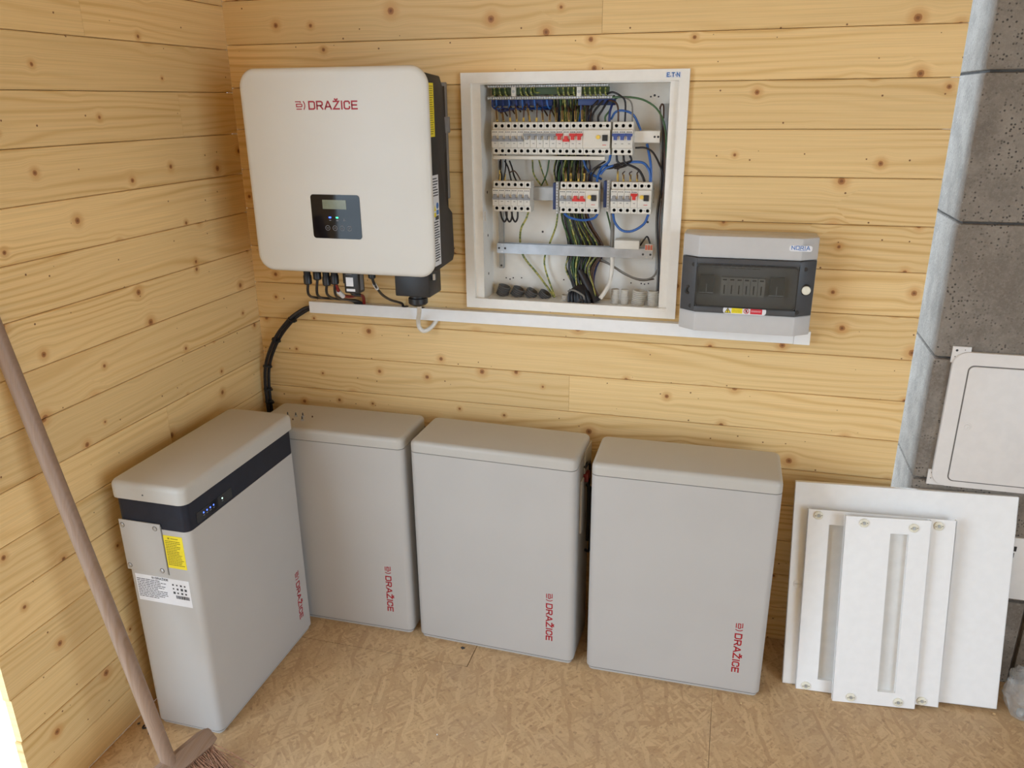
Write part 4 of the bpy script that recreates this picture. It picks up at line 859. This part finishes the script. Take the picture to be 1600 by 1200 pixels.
# ------------------------------------------------------------------ broom
hd = on_z(330, 1150, .075); hd2 = on_z(215, 1245, .075); foot = on_z(266, 1196, .085)
top = Vector((.020, -.930, 1.105)); up = (top - foot).normalized(); br = thing('broom', 'wooden broom leaning against the left wall in front of master battery', 'broom', foot)
MB().tube([-up * .03, (top - foot) * .4 + Vector((.002, 0, 0)), (top - foot), (top - foot) + up * .03], .0165, 12, 6).build('handle', 'broom_wood', br, 60)
ax = (hd - hd2).normalized(); sweep = Vector((.62, .10, -.55)); sweep = (sweep - ax * sweep.dot(ax)).normalized(); side = ax.cross(sweep)
o_ = hd - foot; L_ = .30; m = MB(); sec = [(-.020, -.022), (.018, -.024), (.020, -.018), (.020, .018), (.018, .024), (-.020, .022), (-.028, .014), (-.028, -.014)]
for t_, k in ((0, .72), (.012, .9), (.03, 1), (L_ - .03, 1), (L_ - .012, .9), (L_, .72)):
    for p, q in sec: m.v.append(tuple(o_ - ax * t_ + sweep * p * k + side * q * k))
for i in range(5):
    for q in range(8): a = i * 8 + q; c = i * 8 + (q + 1) % 8; m.f.append((a, c, c + 8, a + 8))
m.f.append(tuple(range(8))); m.f.append(tuple(range(40, 48))[::-1])
m.build('head', 'broom_wood', br, 35)
m = MB(); rr = random.Random(5)
for i in range(420):
    s0 = o_ - ax * rr.uniform(.012, L_ - .012) + side * rr.uniform(-.016, .016) + sweep * .016
    d = (sweep + Vector((rr.gauss(0, .16), rr.gauss(0, .16), rr.gauss(0, .10)))).normalized(); l_ = rr.uniform(.085, .12)
    e_ = s0 + d * l_; zf = .002 - foot.z
    if e_.z < zf: e_.z = zf + rr.uniform(0, .004)
    m.tube([s0, s0 + d * l_ * .5 + Vector((0, 0, .004)), e_], .0011, 4, 1)
o = m.build('bristles', 'bristle', br); o['kind'] = 'stuff'

# ------------------------------------------------------------------ floor litter
for i, (px, py, mt, sz, lb) in enumerate(((1553, 1115, 'chip', .004, 'pale wood chip beside the foot of the leaning door'), (1275, 1084, 'chip', .003, 'pale wood chip under the leaning covers'), (1534, 1136, 'chip', .004, 'pale wood chip in front of the leaning door'), (609, 1091, 'chip', .003, 'pale wood chip in front of the corner battery'), (683, 1148, 'label_white', .0025, 'tiny white crumb in the middle of the floor'), (886, 1060, 'chip', .003, 'pale wood chip before the middle battery'), (1158, 1099, 'chip', .0035, 'pale wood chip before the rightmost battery'), (723, 1013, 'print_dark', .006, 'small black offcut beside the floor joint'), (217, 1131, 'print_dark', .004, 'small black crumb at the foot of the left wall'), (233, 1146, 'print_dark', .004, 'small black crumb between broom and left wall'))):
    p = on_z(px, py, 0); m = MB().prism([(-sz, -sz * .6), (sz * .8, -sz * .7), (sz, sz * .4), (-sz * .5, sz * .8)], 0, sz * .5, 'z')
    o = m.build('floor_chip', mt, None, bevel=.0004); o.location = p; o.rotation_euler = (0, 0, i * 1.3); tag(o, lb, 'debris')
p = on_z(229, 1137, 0); o = MB().tube([(-.010, .004, .0025), (-.006, -.006, .0025), (.008, .004, .0025)], .0022, 5).build('tie_offcut', 'wire_black', None, 60); o.location = p; tag(o, 'bent black cable tie offcut beside the left wall', 'debris')
# plastic bag with fittings in the corner
p = Vector((2.275, -.150, 0)); t = thing('plastic_bag', 'crumpled clear plastic bag of fittings at the right edge', 'bag', p)
bm = bmesh.new(); bmesh.ops.create_icosphere(bm, subdivisions=4, radius=1)
from mathutils import noise as mn
for v in bm.verts:
    d = v.co.copy(); k = 1 + .32 * mn.noise(d * 1.7) + .16 * mn.noise(d * 5) + .06 * mn.noise(d * 12)
    v.co = Vector((d.x * .065 * k, d.y * .075 * k, max(.001, .055 + d.z * .075 * k + max(0, d.x) * .03)))
me = bpy.data.meshes.new('bag'); bm.to_mesh(me); bm.free(); link('film', me, 'bag_plastic', t, 30)
for i, (x, y, z) in enumerate(((-.035, -.02, .015), (-.015, -.035, .018), (-.01, .0, .03), (.02, -.02, .03))):
    MB().lathe((x, y, z), (.4 + i * .3, .8 - i * .5, .2), ((-.012, .006), (-.006, .010), (.006, .010), (.012, .005)), 9).build('fitting', ('dull_zinc', 'foil', 'foil', 'smoke_solid')[i], t, 40)
bpy.context.view_layer.update()
